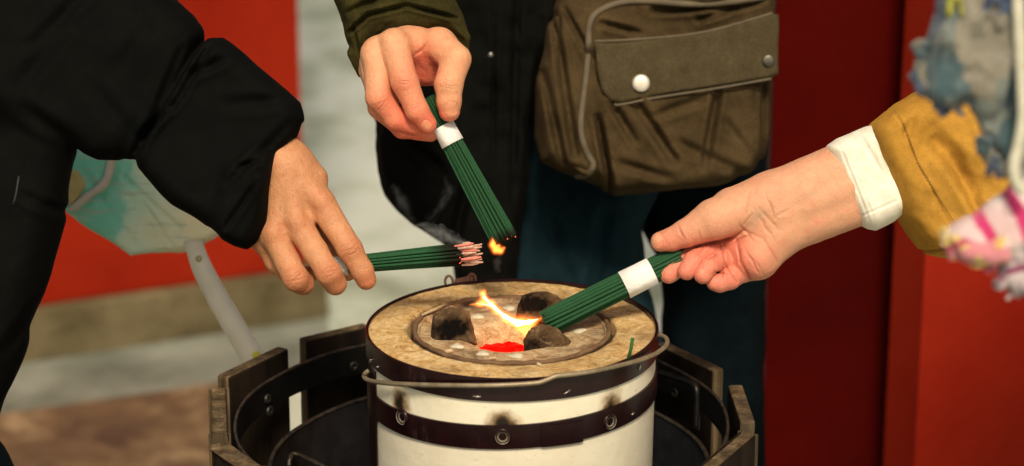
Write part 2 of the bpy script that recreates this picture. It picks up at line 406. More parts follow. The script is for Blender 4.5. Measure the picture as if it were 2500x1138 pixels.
# ------------------------------------------------------------------ brazier
def brazier():
    Z = TOPZ
    m, nt, b = newmat('cream_enamel'); v = coord(nt)
    n = noise(nt, 30, 8, .65, v); n2 = noise(nt, 140, 6, .6, coord(nt, (1, 1, 3)))
    c = ramp(nt, n.outputs[0], [(.3, (.76, .70, .54)), (.6, (.82, .78, .63))])
    c = mix(nt, ramp(nt, n2.outputs[0], [(.64, (0, 0, 0)), (.72, (.5, .5, .5))]), c, (.42, .36, .24))
    sc = noise(nt, 5, 8, .75, coord(nt, (14, 14, 170))); c = mix(nt, ramp(nt, sc.outputs[0], [(.63, (0, 0, 0)), (.66, (.7, .7, .7))]), c, (.38, .32, .21))
    BO = np.array([0, 0, Z-.235])
    tc = node(nt, 'ShaderNodeTexCoord')
    for (px, py, rx, rz) in ((976, 985, .013, .018), (1229, 1034, .017, .012), (1492, 998, .015, .019)):
        P = on_cyl(px, py, .1135)-BO
        sb = node(nt, 'ShaderNodeVectorMath', operation='SUBTRACT'); nt.links.new(tc.outputs['Object'], sb.inputs[0]); sb.inputs[1].default_value = P
        s2 = node(nt, 'ShaderNodeVectorMath', operation='DIVIDE'); nt.links.new(sb.outputs[0], s2.inputs[0]); s2.inputs[1].default_value = (rx, rx, rz)
        ln = node(nt, 'ShaderNodeVectorMath', operation='LENGTH'); nt.links.new(s2.outputs[0], ln.inputs[0])
        nn = noise(nt, 90, 5, .6, v); dd = math_(nt, 'ADD', ln.outputs['Value'], math_(nt, 'MULTIPLY', math_(nt, 'SUBTRACT', nn.outputs[0], .5), .9))
        c = mix(nt, ramp(nt, dd, [(.35, (1, 1, 1)), (1.0, (0, 0, 0))]), c, (.28, .15, .04))
        c = mix(nt, ramp(nt, dd, [(.25, (1, 1, 1)), (.72, (0, 0, 0))]), c, (.012, .010, .007))
    nt.links.new(c, b.inputs['Base Color']); b.inputs['Roughness'].default_value = .38; b.inputs['Specular IOR Level'].default_value = .45
    b2 = noise(nt, 70, 8, .6, v); bump(nt, b, b2.outputs[0], .3, .002)
    enamel = m
    m, nt, b = newmat('maroon_steel'); v = coord(nt)
    n = noise(nt, 45, 8, .7, v); n2 = noise(nt, 12, 8, .75, coord(nt, (6, 6, 1)))
    c = ramp(nt, n.outputs[0], [(.3, (.008, .0022, .003)), (.65, (.024, .006, .008))])
    c = mix(nt, ramp(nt, n2.outputs[0], [(.62, (0, 0, 0)), (.72, (.5, .5, .5))]), c, (.16, .12, .12))
    nt.links.new(c, b.inputs['Base Color']); b.inputs['Roughness'].default_value = .28; b.inputs['Metallic'].default_value = .35
    bump(nt, b, n.outputs[0], .3, .0012); steel = m
    def earth(name, ca, cb, cc, soot):
        m, nt, b = newmat(name); v = coord(nt)
        n = noise(nt, 70, 10, .75, v, 1.2); n2 = noise(nt, 190, 8, .72, coord(nt, (1, 2.2, 1), (0, 0, .3)), 1.6); n3 = noise(nt, 13, 7, .65, v, .8)
        c = ramp(nt, n.outputs[0], [(.36, ca), (.48, cb), (.62, cc)])
        c = mix(nt, ramp(nt, n2.outputs[0], [(.56, (0, 0, 0)), (.68, (.85, .85, .85))]), c, (cc[0]*1.15, cc[1]*1.15, cc[2]*1.2))
        c = mix(nt, ramp(nt, n2.outputs[0], [(.34, (.9, .9, .9)), (.45, (0, 0, 0))]), c, (.17, .085, .030))
        sx = node(nt, 'ShaderNodeVectorMath', operation='MULTIPLY'); nt.links.new(v, sx.inputs[0]); sx.inputs[1].default_value = (1, 1, 0); lr = node(nt, 'ShaderNodeVectorMath', operation='LENGTH'); nt.links.new(sx.outputs[0], lr.inputs[0])
        rd_ = math_(nt, 'ABSOLUTE', math_(nt, 'SUBTRACT', lr.outputs['Value'], .081)); n5 = noise(nt, 38, 7, .7, v); sm_ = math_(nt, 'ADD', math_(nt, 'MULTIPLY', rd_, 95), math_(nt, 'MULTIPLY', n5.outputs[0], 1.5))
        c = mix(nt, ramp(nt, sm_, [(.62, (.85, .85, .85)), (1.0, (0, 0, 0))]), c, (.085, .042, .018))
        n4 = noise(nt, 420, 6, .7, coord(nt, (1, 3.0, 1), (0, 0, -.4)), .5); c = mix(nt, ramp(nt, n4.outputs[0], [(.36, (.6, .6, .6)), (.46, (0, 0, 0))]), c, (.20, .11, .045))
        c = mix(nt, math_(nt, 'MULTIPLY', ramp(nt, n3.outputs[0], [(.50, (0, 0, 0)), (.66, (1, 1, 1))]), soot), c, (.07, .038, .018))
        nt.links.new(c, b.inputs['Base Color']); b.inputs['Roughness'].default_value = .85
        p = bump(nt, b, n2.outputs[0], .9, .0022); bump(nt, b, n.outputs[0], .6, .004, p); return m
    clay = earth('golden_insulation_board', (.40, .21, .065), (.76, .49, .18), (.90, .70, .38), .45)
    plate = earth('ash_dusted_clay', (.26, .14, .060), (.54, .36, .18), (.70, .56, .35), 1.0)
    t = empty('charcoal_brazier', BO); tag(t, 'round cream brazier with maroon steel bands and a glowing hole in its clay top', 'brazier')
    MB().lathe([(.06, Z-.235), (.1085, Z-.235), (.1110, Z-.2), (.1135, Z-.01), (.1135, Z-.003), (.10, Z-.003)], 160).build('drum', enamel, t, origin=BO)
    # bands
    def band(name, z0, z1, r, tilt, th=.0012, lip=0):
        pr = [(r, z0), (r, z1), (r-th, z1+lip), (r-th*2, z1), (r-th*2, z0)]
        return autosmooth(MB().lathe(pr, 192, closed=True, tilt=tilt).build(name, steel, t), 50)
    band('rim_band', Z-.0170, Z+.0010, .1152, .006, lip=.0006)
    zb = on_cyl(1248, 1068, .1150)[2]
    hoop = band('middle_band', zb-.0095, zb+.0095, .1148, .042)
    # vertical strip at the left and its seams
    A = on_cyl(908, 950, .1152); ang = math.atan2(A[1], A[0])
    def patch(name, a0, a1, z0, z1, r, mat, parent, bow=0):
        n = 10; mb = MB(); aa = np.linspace(a0, a1, n)
        for rr in (r, r-.001):
            pass
        v = [(rr*math.cos(x), rr*math.sin(x), z) for rr in (r, r-.0010) for z in (z0, z1) for x in aa]
        f = []
        for k in range(n-1):
            f += [[k, k+1, n+k+1, n+k], [2*n+k, 3*n+k, 3*n+k+1, 2*n+k+1], [k, 2*n+k, 2*n+k+1, k+1], [n+k, n+k+1, 3*n+k+1, 3*n+k]]
        f += [[0, n, 3*n, 2*n], [n-1, 3*n-1, 4*n-1, 2*n-1]]
        return autosmooth(mb.add(v, f).build(name, mat, parent), 50)
    A0 = on_cyl(900.5, 990, .1147); A1 = on_cyl(917, 990, .1147)
    patch('upright_strip', math.atan2(A0[1], A0[0]), math.atan2(A1[1], A1[0]), Z-.232, Z-.0205, .1147, steel, t)
    E = on_cyl(1322, 1085, .1155); F = on_cyl(1424, 1070, .1155)
    patch('patch_plate', math.atan2(E[1], E[0]), math.atan2(F[1], F[0]), zb-.0088, zb+.0085, .1156, steel, hoop)
    scr = simple('bare_metal', (.30, .27, .23), (.55, .52, .46), 90, .35, .2, .0005, .8)
    # vent holes in the middle band: a raised ring round a dark cup
    vent_dark = simple('vent_inside', (.03, .025, .02), (.20, .17, .12), 60, .6)
    for px, py in ((981, 1019), (1227, 1067), (1490, 1030)):
        P = Vector(on_cyl(px, py, .1150)); N = Vector((P.x, P.y, 0)).normalized(); S = N.cross(Vector((0, 0, 1)))
        n = 24; prof = [(.0032, -.0004), (.0060, .0010), (.0066, .0004), (.0068, -.0006)]
        v = [P+N*h+(S*math.cos(2*math.pi*k/n)+Vector((0, 0, 1))*math.sin(2*math.pi*k/n))*r for r, h in prof for k in range(n)]
        f = [[i*n+k, i*n+(k+1) % n, (i+1)*n+(k+1) % n, (i+1)*n+k] for i in range(3) for k in range(n)]
        ring = MB().add(v, f).build('vent_ring', steel, t)
        prof = [(.0056, .0012), (.0048, .0002), (.0030, -.0001), (.0024, -.0022)]
        v = [P+N*h+(S*math.cos(2*math.pi*k/n)+Vector((0, 0, 1))*math.sin(2*math.pi*k/n))*r for r, h in prof for k in range(n)]
        f += [[3*n+k for k in range(n)]]
        MB().add(v, f).build('vent_cup', simple('dull_zinc', (.05, .042, .03), (.24, .20, .15), 260, .6, .5, .001, .1), ring)
    def staple(px, py, L, tilt, R=.1160):
        P = Vector(on_cyl(px, py, R)); N = Vector((P.x, P.y, 0)).normalized(); S = Vector((0, 0, 1)).cross(N)
        dr = (S*math.cos(tilt)+Vector((0, 0, 1))*math.sin(tilt))*L/2
        MB().tube([P-dr-N*.001, P-dr+N*.0004, P+dr+N*.0004, P+dr-N*.001], .0006, 6).build('staple', scr, t)
    staple(1164, 968, .0055, .05); staple(1384, 957, .0050, .45); staple(905, 881, .002, 1.2); staple(921, 896, .002, .4); staple(1562, 897, .003, 1.0); staple(1545, 1010, .002, .3, .1165)
    # outer annulus of golden board
    def annulus(name, r0, r1, zf, mat, nr=26, na=360, amp=.0005):
        rr = np.linspace(r0, r1, nr); aa = np.linspace(0, 2*np.pi, na, endpoint=False)
        Rg, Ag = np.meshgrid(rr, aa, indexing='ij'); jag = vnoise(np.cos(Ag)*40+100, np.sin(Ag)*40+100, 0*Ag, 4)
        Rg = Rg+np.where((np.arange(nr) == 0)[:, None] | (np.arange(nr) == nr-1)[:, None], jag*.0007, 0)
        X, Y = Rg*np.cos(Ag), Rg*np.sin(Ag)
        Zg = Z+zf(Rg, Ag)+amp*vnoise(X*1000+500, Y*1000+500, 0*X, 9)+amp*.5*vnoise(X*1000+300, Y*1000+500, 0*X, 3)
        v = np.stack([X, Y, Zg], -1).reshape(-1, 3).tolist()
        f = [[i*na+k, (i+1)*na+k, (i+1)*na+(k+1) % na, i*na+(k+1) % na] for i in range(nr-1) for k in range(na)]
        return MB().add(v, f), na
    mb, na = annulus('b', .0812, .1130, lambda r, a: -.0002-.0018*np.clip((.0835-r)/.0022, 0, 1)**2-.0012*np.clip((r-.111)/.002, 0, 1), clay)
    b0 = len(mb.v); mb.v += [[x*.995, y*.995, Z-.03] for x, y, z in mb.v[:na]]
    mb.f += [[k, (k+1) % na, b0+(k+1) % na, b0+k] for k in range(na)]
    mb.build('rim_board', clay, t)
    # inner plate: rounded lip, shallow slope down to the fire hole
    hx, hy = -.0055, -.003
    def zf(r, a):
        return -.0015-.0030*np.clip((.0735-r)/.0010, 0, 1)-.0012*np.clip((.072-r)/.035, 0, 1)-.0085*np.clip((.040-r)/.018, 0, 1)**1.6-.0035*np.clip((r-.0762)/.0016, 0, 1)**2
    na = 320; rr = np.concatenate([np.linspace(.0215, .072, 50), np.linspace(.0725, .0778, 12)]); aa = np.linspace(0, 2*np.pi, na, endpoint=False)
    Rg, Ag = np.meshgrid(rr, aa, indexing='ij'); k = np.clip((.06-Rg)/.04, 0, 1)
    X, Y = Rg*np.cos(Ag)+hx*k, Rg*np.sin(Ag)+hy*k
    Zg = Z+zf(Rg, Ag)+.0005*vnoise(X*1000+500, Y*1000+500, 0*X, 8)+.0003*vnoise(X*1000+500, Y*1000+500, 0*X, 3)
    v = np.stack([X, Y, Zg], -1).reshape(-1, 3).tolist(); nr = len(rr)
    f = [[i*na+q, (i+1)*na+q, (i+1)*na+(q+1) % na, i*na+(q+1) % na] for i in range(nr-1) for q in range(na)]
    b0 = len(v); v += [[x, y, Z-.045] for x, y, z in v[:na]]; f += [[b0+q, q, (q+1) % na, b0+(q+1) % na] for q in range(na)]
    b1 = len(v); v += [[x*.99, y*.99, Z-.03] for x, y, z in v[(nr-1)*na:nr*na]]; f += [[(nr-1)*na+q, b1+q, b1+(q+1) % na, (nr-1)*na+(q+1) % na] for q in range(na)]
    pl = MB().add(v, f).build('fire_plate', plate, t)
    lipm = simple('brown_clay_lip', (.10, .052, .024), (.20, .115, .055), 70, .85, .6, .002)
    MB().tube([(.0765*math.cos(a), .0765*math.sin(a), Z-.0014+.0004*math.sin(a*7)+.0003*math.sin(a*31)) for a in np.linspace(0, 2*np.pi, 220, endpoint=False)], [.0021+.0002*math.sin(i*.7) for i in range(220)], 10, closed=True).build('plate_lip', lipm, pl)
    # dark gap floor between plate and board
    MB().lathe([(.070, Z-.012), (.0835, Z-.012)], 96).build('gap_floor', simple('soot', (.02, .012, .008), (.05, .03, .02), 60, .95), t)
    # pale ash filled holes on the plate
    ashm = simple('pale_ash', (.46, .42, .30), (.66, .62, .48), 300, .95, .5, .0008)
    for px, py, r in ((1115, 845, .0058), (1178, 863, .0056), (1262, 869, .0058), (1414, 806, .0062), (1166, 772, .0060), (1243, 752, .0052), (1075, 808, .003)):
        P = on_z(px, py, Z-.0052); rad = math.hypot(P[0], P[1]); zz = Z+float(zf(np.array(rad), 0))+.0003; P = on_z(px, py, zz)
        n = 22; v = [[P[0], P[1], zz+.0009]]+[[P[0]+r*q*(1+.16*math.sin(3*a+px)+.08*math.sin(7*a))*math.cos(a), P[1]+r*q*(1+.16*math.sin(3*a+px))*math.sin(a), zz+(.0007 if q < 1 else -.0006)] for q in (.65, 1) for a in [2*math.pi*k/n for k in range(n)]]
        f = [[0, 1+k, 1+(k+1) % n] for k in range(n)]+[[1+k, 1+n+k, 1+n+(k+1) % n, 1+(k+1) % n] for k in range(n)]
        MB().add(v, f).build('ash_plug', ashm, pl)
    # pot supports
    def lug_mat(name, ca, cb, cc):
        m, nt, b = newmat(name); v = coord(nt); n = noise(nt, 110, 9, .7, v, .8); n2 = noise(nt, 40, 6, .6, v); n3 = noise(nt, 600, 5, .6, v)
        c = ramp(nt, n2.outputs[0], [(.38, ca), (.52, cb), (.68, cc)]); c = mix(nt, ramp(nt, n.outputs[0], [(.56, (0, 0, 0)), (.7, (.7, .7, .7))]), c, (.30, .21, .12))
        a = attr_(nt, 'soot'); c = mix(nt, a, c, (.003, .002, .0015))
        nt.links.new(c, b.inputs['Base Color']); b.inputs['Roughness'].default_value = .9; b.inputs['Specular IOR Level'].default_value = .12
        p = bump(nt, b, n3.outputs[0], .5, .0008); bump(nt, b, n.outputs[0], .8, .003, p); return m
    lm = lug_mat('sooty_clay', (.045, .026, .014), (.12, .072, .036), (.24, .16, .09))
    def lug(px, py, poly, w0, T, R, sootc, sr, amp):
        s = slab(poly, w0, T, R)
        g = lambda U, V, W: s(U, V, W)+amp*vnoise(U, V, W+300, 16)+amp*.5*vnoise(U, V+90, W, 6)
        g.lo = s.lo; g.hi = s.hi
        return implicit('pot_support', g, 1.6, lm, t, pad=3, attr=lambda u, v, w_: {'soot': np.clip(1.7-1.25*np.sqrt(((u-sootc[0])/sr[0])**2+((v-sootc[1])/sr[1])**2)+.35*vnoise(u, v, w_, 9), 0, 1)*sootc[2]})
    lug(0, 0, [(1052, 838), (1052, 800), (1056, 772), (1068, 758), (1090, 752), (1130, 753), (1144, 760), (1152, 785), (1166, 842)], -14, 32, 20, (1104, 803, 1), (50, 32), 1.8)
    lug(0, 0, [(1258, 790), (1266, 745), (1274, 722), (1300, 713), (1335, 711), (1362, 722), (1376, 740), (1384, 785)], 66, 30, 13, (1300, 742, 1), (50, 26), 1.8)
    lug(0, 0, [(1276, 868), (1279, 835), (1291, 808), (1312, 793), (1340, 795), (1362, 806), (1382, 822), (1398, 842), (1404, 872)], -52, 34, 24, (1300, 846, .75), (26, 24), 4.2)
    # embers at the bottom of the fire hole
    m, nt, b = newmat('glowing_ember'); v = coord(nt); n = noise(nt, 130, 6, .7, v, .6)
    nt.links.new(ramp(nt, n.outputs[0], [(.34, (.22, .0, .0)), (.44, (.85, .002, .001)), (.56, (1, .008, .003)), (.70, (1, .05, .012))]), b.inputs['Emission Color'])
    b.inputs['Emission Strength'].default_value = 1.0; b.inputs['Base Color'].default_value = (.01, .0, .0, 1); b.inputs['Specular IOR Level'].default_value = 0; bump(nt, b, n.outputs[0], .8, .004)
    mb = MB(); na = 72; nr = 16; v = []
    for i in range(nr):
        for k in range(na):
            a = 2*math.pi*k/na; r = .0222*(i+.3)/(nr-.7); x, y = r*math.cos(a), r*math.sin(a)
            z = Z-.0185-.0006*(r/.02)**2+.0011*float(vnoise(x*1000+200, y*1000+200, 0, 4.5))+.0006*float(vnoise(x*1000+90, y*1000+20, 5, 1.8)); v.append((hx+x, hy+y, z))
    f = [[i*na+k, (i+1)*na+k, (i+1)*na+(k+1) % na, i*na+(k+1) % na] for i in range(nr-1) for k in range(na)]+[[k for k in range(na)]]
    b0 = len(v); v += [(x, y, Z-.040) for x, y, z in v[(nr-1)*na:]]; f += [[(nr-1)*na+k, b0+k, b0+(k+1) % na, (nr-1)*na+(k+1) % na] for k in range(na)]
    mb.add(v, f)
    coals = mb.build('embers', m, smooth=False); coals.data.polygons.foreach_set('use_smooth', [True]*len(coals.data.polygons)); tag(coals, 'red glowing embers seen in the central hole of the brazier', 'embers', kind='stuff')
    # bail handle
    wire = simple('dull_wire', (.20, .16, .10), (.34, .28, .19), 120, .5, .3, .0006, .5)
    pp = [(900, 905, .1165), (893, 911, .1185), (889, 917, .1190), (893, 925, .1195), (910, 931, .1195), (950, 936, .1195), (1010, 939, .120), (1100, 941, .120), (1200, 941, .120), (1270, 938, .120), (1315, 934, .120), (1338, 926, .120), (1360, 918, .120), (1400, 914, .120), (1450, 906, .120), (1510, 893, .120), (1560, 880, .120), (1596, 866, .120)]
    pts = [on_cyl(*p) for p in pp]
    last = pts[-1]
    Yh = pts[-1][1]
    for px, py, dy in ((1612, 856, .010), (1624, 846, .020), (1629, 836, .030), (1626, 826, .038), (1615, 820, .044), (1604, 818, .047)): pts.append(on_y(px, py, Yh+dy))
    def smooth_path(pts, n=6):
        out = []; P = [np.array(p) for p in pts]
        for i in range(len(P)-1):
            p0, p1, p2, p3 = P[max(i-1, 0)], P[i], P[i+1], P[min(i+2, len(P)-1)]
            for k in range(n):
                s = k/n; out.append(.5*((2*p1)+(-p0+p2)*s+(2*p0-5*p1+4*p2-p3)*s*s+(-p0+3*p1-3*p2+p3)*s**3))
        out.append(P[-1]); return out
    MB().tube(smooth_path(pts), .00185, 12).build('bail_handle', wire, t)
    # rear latch bracket
    rust = simple('rusty_bracket', (.10, .045, .03), (.22, .12, .08), 120, .6, .4, .0008, .4)
    A = on_y(1093, 694, .112); B = on_y(1157, 690, .112); h = .0075
    br = MB(); n = 8
    for i in range(1): br.add([A+[.004, 0, -.004], B+[0, 0, -.004], B+[-.001, 0, .0058], A+[.006, 0, .0035], A+[.004, .003, -.004], B+[0, .003, -.004], B+[-.001, .003, .0058], A+[.006, .003, .0035]], [[0, 1, 2, 3], [5, 4, 7, 6], [4, 0, 3, 7], [1, 5, 6, 2], [3, 2, 6, 7], [4, 5, 1, 0]])
    lat = br.build('latch_bracket', rust, t, smooth=False)
    for cpx, cpy in ((1096, 688), (1152, 683)):
        c = on_y(cpx, cpy, .1105); MB().tube([c+[.0032*math.cos(a), 0, .0052*math.sin(a)] for a in np.linspace(0, 2*np.pi, 16, endpoint=False)], .0011, 8, closed=True).build('wire_loop', rust, lat)
    return smooth_path
smooth_path = brazier()

# bits lying on the brazier
def bits():
    green = simple('green_fragment', (.012, .06, .012), (.03, .12, .02), 200, .9)
    p0 = on_z(1534, 880, TOPZ+.001); p1 = p0+np.array([.0030, .0, .0178])
    o = MB().tube([p0, (p0+p1)/2+[.0003, 0, 0], p1], [.0015, .0013, .0014], 8).build('stick_fragment', green)
    tag(o, 'short broken green stick standing on the right front rim of the brazier', 'incense fragment')
    tw = simple('pale_twig', (.30, .22, .12), (.5, .40, .24), 200, .8)
    a = on_z(1029, 770, TOPZ+.0015); b = on_z(1090, 742, TOPZ+.0025); c = on_z(1060, 757, TOPZ+.002)
    o = MB().tube([a, c+[0, .001, 0], b], [.0009, .0014, .0008], 8).build('twig', tw); tag(o, 'thin pale twig lying on the left back rim gap of the brazier', 'twig')
    chip = simple('pale_chip', (.45, .32, .18), (.62, .48, .30), 200, .9)
    for px, py, L, a, lb in ((1096, 861, .006, .5, 'pale clay chip on the plate, left front near the lip'), (1202, 877, .006, .1, 'thin straw chip on the plate in front of the red hole'), (1316, 893, .0035, -.3, 'tiny pale chip resting on the plate lip at the front'), (1190, 917, .0045, .9, 'white flake on the golden front rim of the brazier')):
        z = TOPZ+(.0 if py > 880 else -.0035); P = on_z(px, py, z); mb = MB(); mb.box((P[0], P[1], z+.0012), (L, L*.45, .0014), a, .0004)
        for q in mb.v: q[2] += .0006*math.sin(q[0]*4000)
        tag(mb.build('chip', chip, smooth=False), lb, 'chip', 'small chips on the brazier top')
bits()

# ------------------------------------------------------------------ stave stand round the brazier
def stand():
    m, nt, b = newmat('weathered_plank'); v = coord(nt, (1, 1, .08)); n = noise(nt, 90, 9, .7, v, .5); n2 = noise(nt, 20, 6, .6, coord(nt))
    c = ramp(nt, n.outputs[0], [(.34, (.030, .018, .009)), (.5, (.11, .075, .040)), (.66, (.25, .18, .105))]); c = mix(nt, ramp(nt, n2.outputs[0], [(.4, (0, 0, 0)), (.65, (.8, .8, .8))]), c, (.06, .048, .032))
    nt.links.new(c, b.inputs['Base Color']); b.inputs['Roughness'].default_value = .9; b.inputs['Specular IOR Level'].default_value = .12; bump(nt, b, n.outputs[0], 1.0, .003); outer = m
    inner = simple('sooty_wood', (.005, .004, .003), (.022, .014, .008), 40, .9, .5, .003, stretch=(1, 1, .2), spec=.12)
    iron = simple('black_iron', (.003, .0035, .0035), (.012, .011, .010), 60, .38, .35, .0015, .4)
    edge = simple('worn_iron_edge', (.03, .025, .02), (.12, .10, .075), 140, .4, .4, .001, .7)
    CXS, CYS = -.0242, 0.0; ZT = .649
    base = np.array([CXS, CYS, 0]); t = empty('stave_tub', base); tag(t, 'octagonal tub of weathered wooden staves and black hoops around the brazier', 'tub')
    def plank(a, b, zt=ZT, zt2=None):
        a = np.array([a[0], a[1]]); b = np.array([b[0], b[1]]); d = b-a; L = np.linalg.norm(d); d /= L; n = np.array([d[1], -d[0]])
        if n@(((a+b)/2)-base[:2]) < 0: n = -n
        th = .0125; bm = bmesh.new(); zt2 = zt if zt2 is None else zt2
        nu, nw, nz = 10, 3, 3
        vs = []
        bmesh.ops.create_cube(bm, size=1)
        for v in bm.verts:
            u, w_, z = v.co.x+.5, v.co.y+.5, v.co.z+.5
            p = a+d*L*u+n*th*w_; top = zt+(zt2-zt)*u; v.co = Vector((p[0], p[1], 0.02+(top-.02)*z))
        bmesh.ops.bevel(bm, geom=bm.edges[:], offset=.0024, segments=2, affect='EDGES', profile=.5)
        bmesh.ops.recalc_face_normals(bm, faces=bm.faces[:])
        ctr = Vector((base[0], base[1], 0)); me = bpy.data.meshes.new('plank')
        o_ = Vector((float((a+b)[0]/2), float((a+b)[1]/2), 0.02))
        bm.normal_update(); nn = Vector((n[0], n[1], 0))
        for f in bm.faces:
            f.smooth = False; f.material_index = 1 if f.normal.dot(nn) < -.8 else 0
        for v in bm.verts: v.co -= o_
        bm.to_mesh(me); bm.free(); me.materials.append(outer); me.materials.append(inner)
        o = bpy.data.objects.new('plank', me); COL.objects.link(o); o.parent = t; o.location = o_-Vector(base); WLOC[o.name] = np.array(o_)
        return o
    Pz = lambda x, y, z=ZT: on_z(x, y, z)
    plank(Pz(557, 922), Pz(706, 853), ZT, ZT+.001)
    plank(Pz(746, 833), Pz(905, 796))
    plank(Pz(553, 1085), Pz(640, 1146))
    plank(Pz(556, 1062), Pz(552, 951), ZT-.001)
    plank(Pz(1598, 838), Pz(1740, 906))
    plank(Pz(1776, 938), Pz(1806, 1028))
    plank(Pz(1808, 1060), Pz(1690, 1160))
    plank(Pz(960, 785), Pz(1150, 778)); plank(Pz(1230, 778), Pz(1420, 785))
    plank(Pz(720, 1190), Pz(960, 1230)); plank(Pz(1010, 1236), Pz(1330, 1236)); plank(Pz(1380, 1230), Pz(1620, 1190))
    def hoop(name, r, z0, z1, cx, mat_, parent, ang=None):
        th = .0022
        return autosmooth(MB().lathe([(r, z0), (r, z1), (r+th, z1), (r+th, z0)], 180, c=(cx, 0), closed=True).build(name, mat_, parent), 50)
    def rim(name, r, z, cx, parent, rad=.0014, a0=0, a1=2*math.pi):
        pts = [(cx+r*math.cos(a), r*math.sin(a), z+.0006*math.sin(a*9)) for a in np.linspace(0, 2*np.pi, 160, endpoint=False)]
        return MB().tube(pts, rad, 8, closed=True).build(name, edge, parent)
    h1 = hoop('outer_hoop', .1945, ZT-.030, ZT-.006, CXS, iron, t); rim('hoop_edge', .1955, ZT-.0058, CXS, h1)
    zi = .604; MB().lathe([(.06, .40), (.166, .40), (.1745, zi), (.1765, zi), (.168, .396), (.06, .396)], 140, c=(-.018, 0)).build('inner_pan', iron, t)
    rim('pan_edge', .1755, zi+.0006, -.018, t, .0019)
    # hooks hanging from the hoop, screws
    def bolt(px, py, R, par):
        P = Vector(on_cyl(px, py, R, CXS, 0, far=True)); N = (Vector((CXS, 0, P.z))-P).normalized(); n = 14
        S = N.cross(Vector((0, 0, 1))); Zv = Vector((0, 0, 1))
        v = [P+N*h+(S*math.cos(2*math.pi*k/n)+Zv*math.sin(2*math.pi*k/n))*r for r, h in ((.0045, 0), (.0042, .0018), (.0022, .0022), (.0018, .0010)) for k in range(n)]
        f = [[i*n+k, i*n+(k+1) % n, (i+1)*n+(k+1) % n, (i+1)*n+k] for i in range(3) for k in range(n)]+[[3*n+k for k in range(n)]]
        MB().add(v, f).build('bolt', simple('bolt_iron', (.02, .02, .018), (.06, .055, .045), 90, .45, .3, .001, .6), par)
    bolt(863, 894, .1940, h1); bolt(652, 974, .1940, h1); bolt(657, 1003, .1940, h1); bolt(1648, 958, .1940, h1)
    # bent rods inside the pan
    rodm = edge
    q = [on_cyl(1607, 908, .186, CXS, 0, True), on_cyl(1650, 922, .186, CXS, 0, True), on_cyl(1682, 932, .186, CXS, 0, True), on_cyl(1698, 945, .186, CXS, 0, True), on_cyl(1702, 975, .186, CXS, 0, True), on_cyl(1700, 1050, .184, CXS, 0, True)]
    MB().tube(smooth_path(q, 4), .0028, 8).build('bent_rod', iron, t)
    q = [on_z(706, 1138, .585), on_z(708, 1120, .59), on_z(722, 1108, .59), on_z(790, 1140, .588), on_z(860, 1180, .58)]
    MB().tube(smooth_path(q, 4), .0020, 8).build('bent_rod', edge, t)
stand()

# ------------------------------------------------------------------ incense bundles
def stick_material(name, ca, cb):
    m, nt, b = newmat(name); v = coord(nt); n = noise(nt, 700, 4, .7, v); n2 = noise(nt, 30, 4, .5, v)
    c = ramp(nt, n.outputs[0], [(.3, ca), (.7, cb)]); c = mix(nt, math_(nt, 'MULTIPLY', n2.outputs[0], .4), c, tuple(x*.6 for x in ca))
    oi = node(nt, 'ShaderNodeObjectInfo'); c = mix(nt, math_(nt, 'MULTIPLY', oi.outputs['Random'], .55), c, (ca[0]*1.3, ca[1]*.75, ca[2]*.7))
    a = attr_(nt, 'char'); c = mix(nt, ramp(nt, a, [(0, (0, 0, 0)), (.6, (.8, .8, .8)), (1, (1, 1, 1))]), c, (.010, .007, .005))
    nt.links.new(c, b.inputs['Base Color']); b.inputs['Roughness'].default_value = .95; b.inputs['Specular IOR Level'].default_value = .15
    bump(nt, b, n.outputs[0], .6, .0006); return m
M['stick'] = stick_material('green_incense', (.013, .066, .027), (.036, .125, .060))
M['paper'] = simple('white_paper', (.72, .73, .72), (.82, .83, .82), 30, .75, .6, .0025)
M['ash'] = simple('pink_ash', (.36, .20, .14), (.72, .50, .38), 260, .95, .6, .0008)
M['hot'] = simple('hot_ash', (.75, .16, .13), (.85, .30, .22), 300, .9)

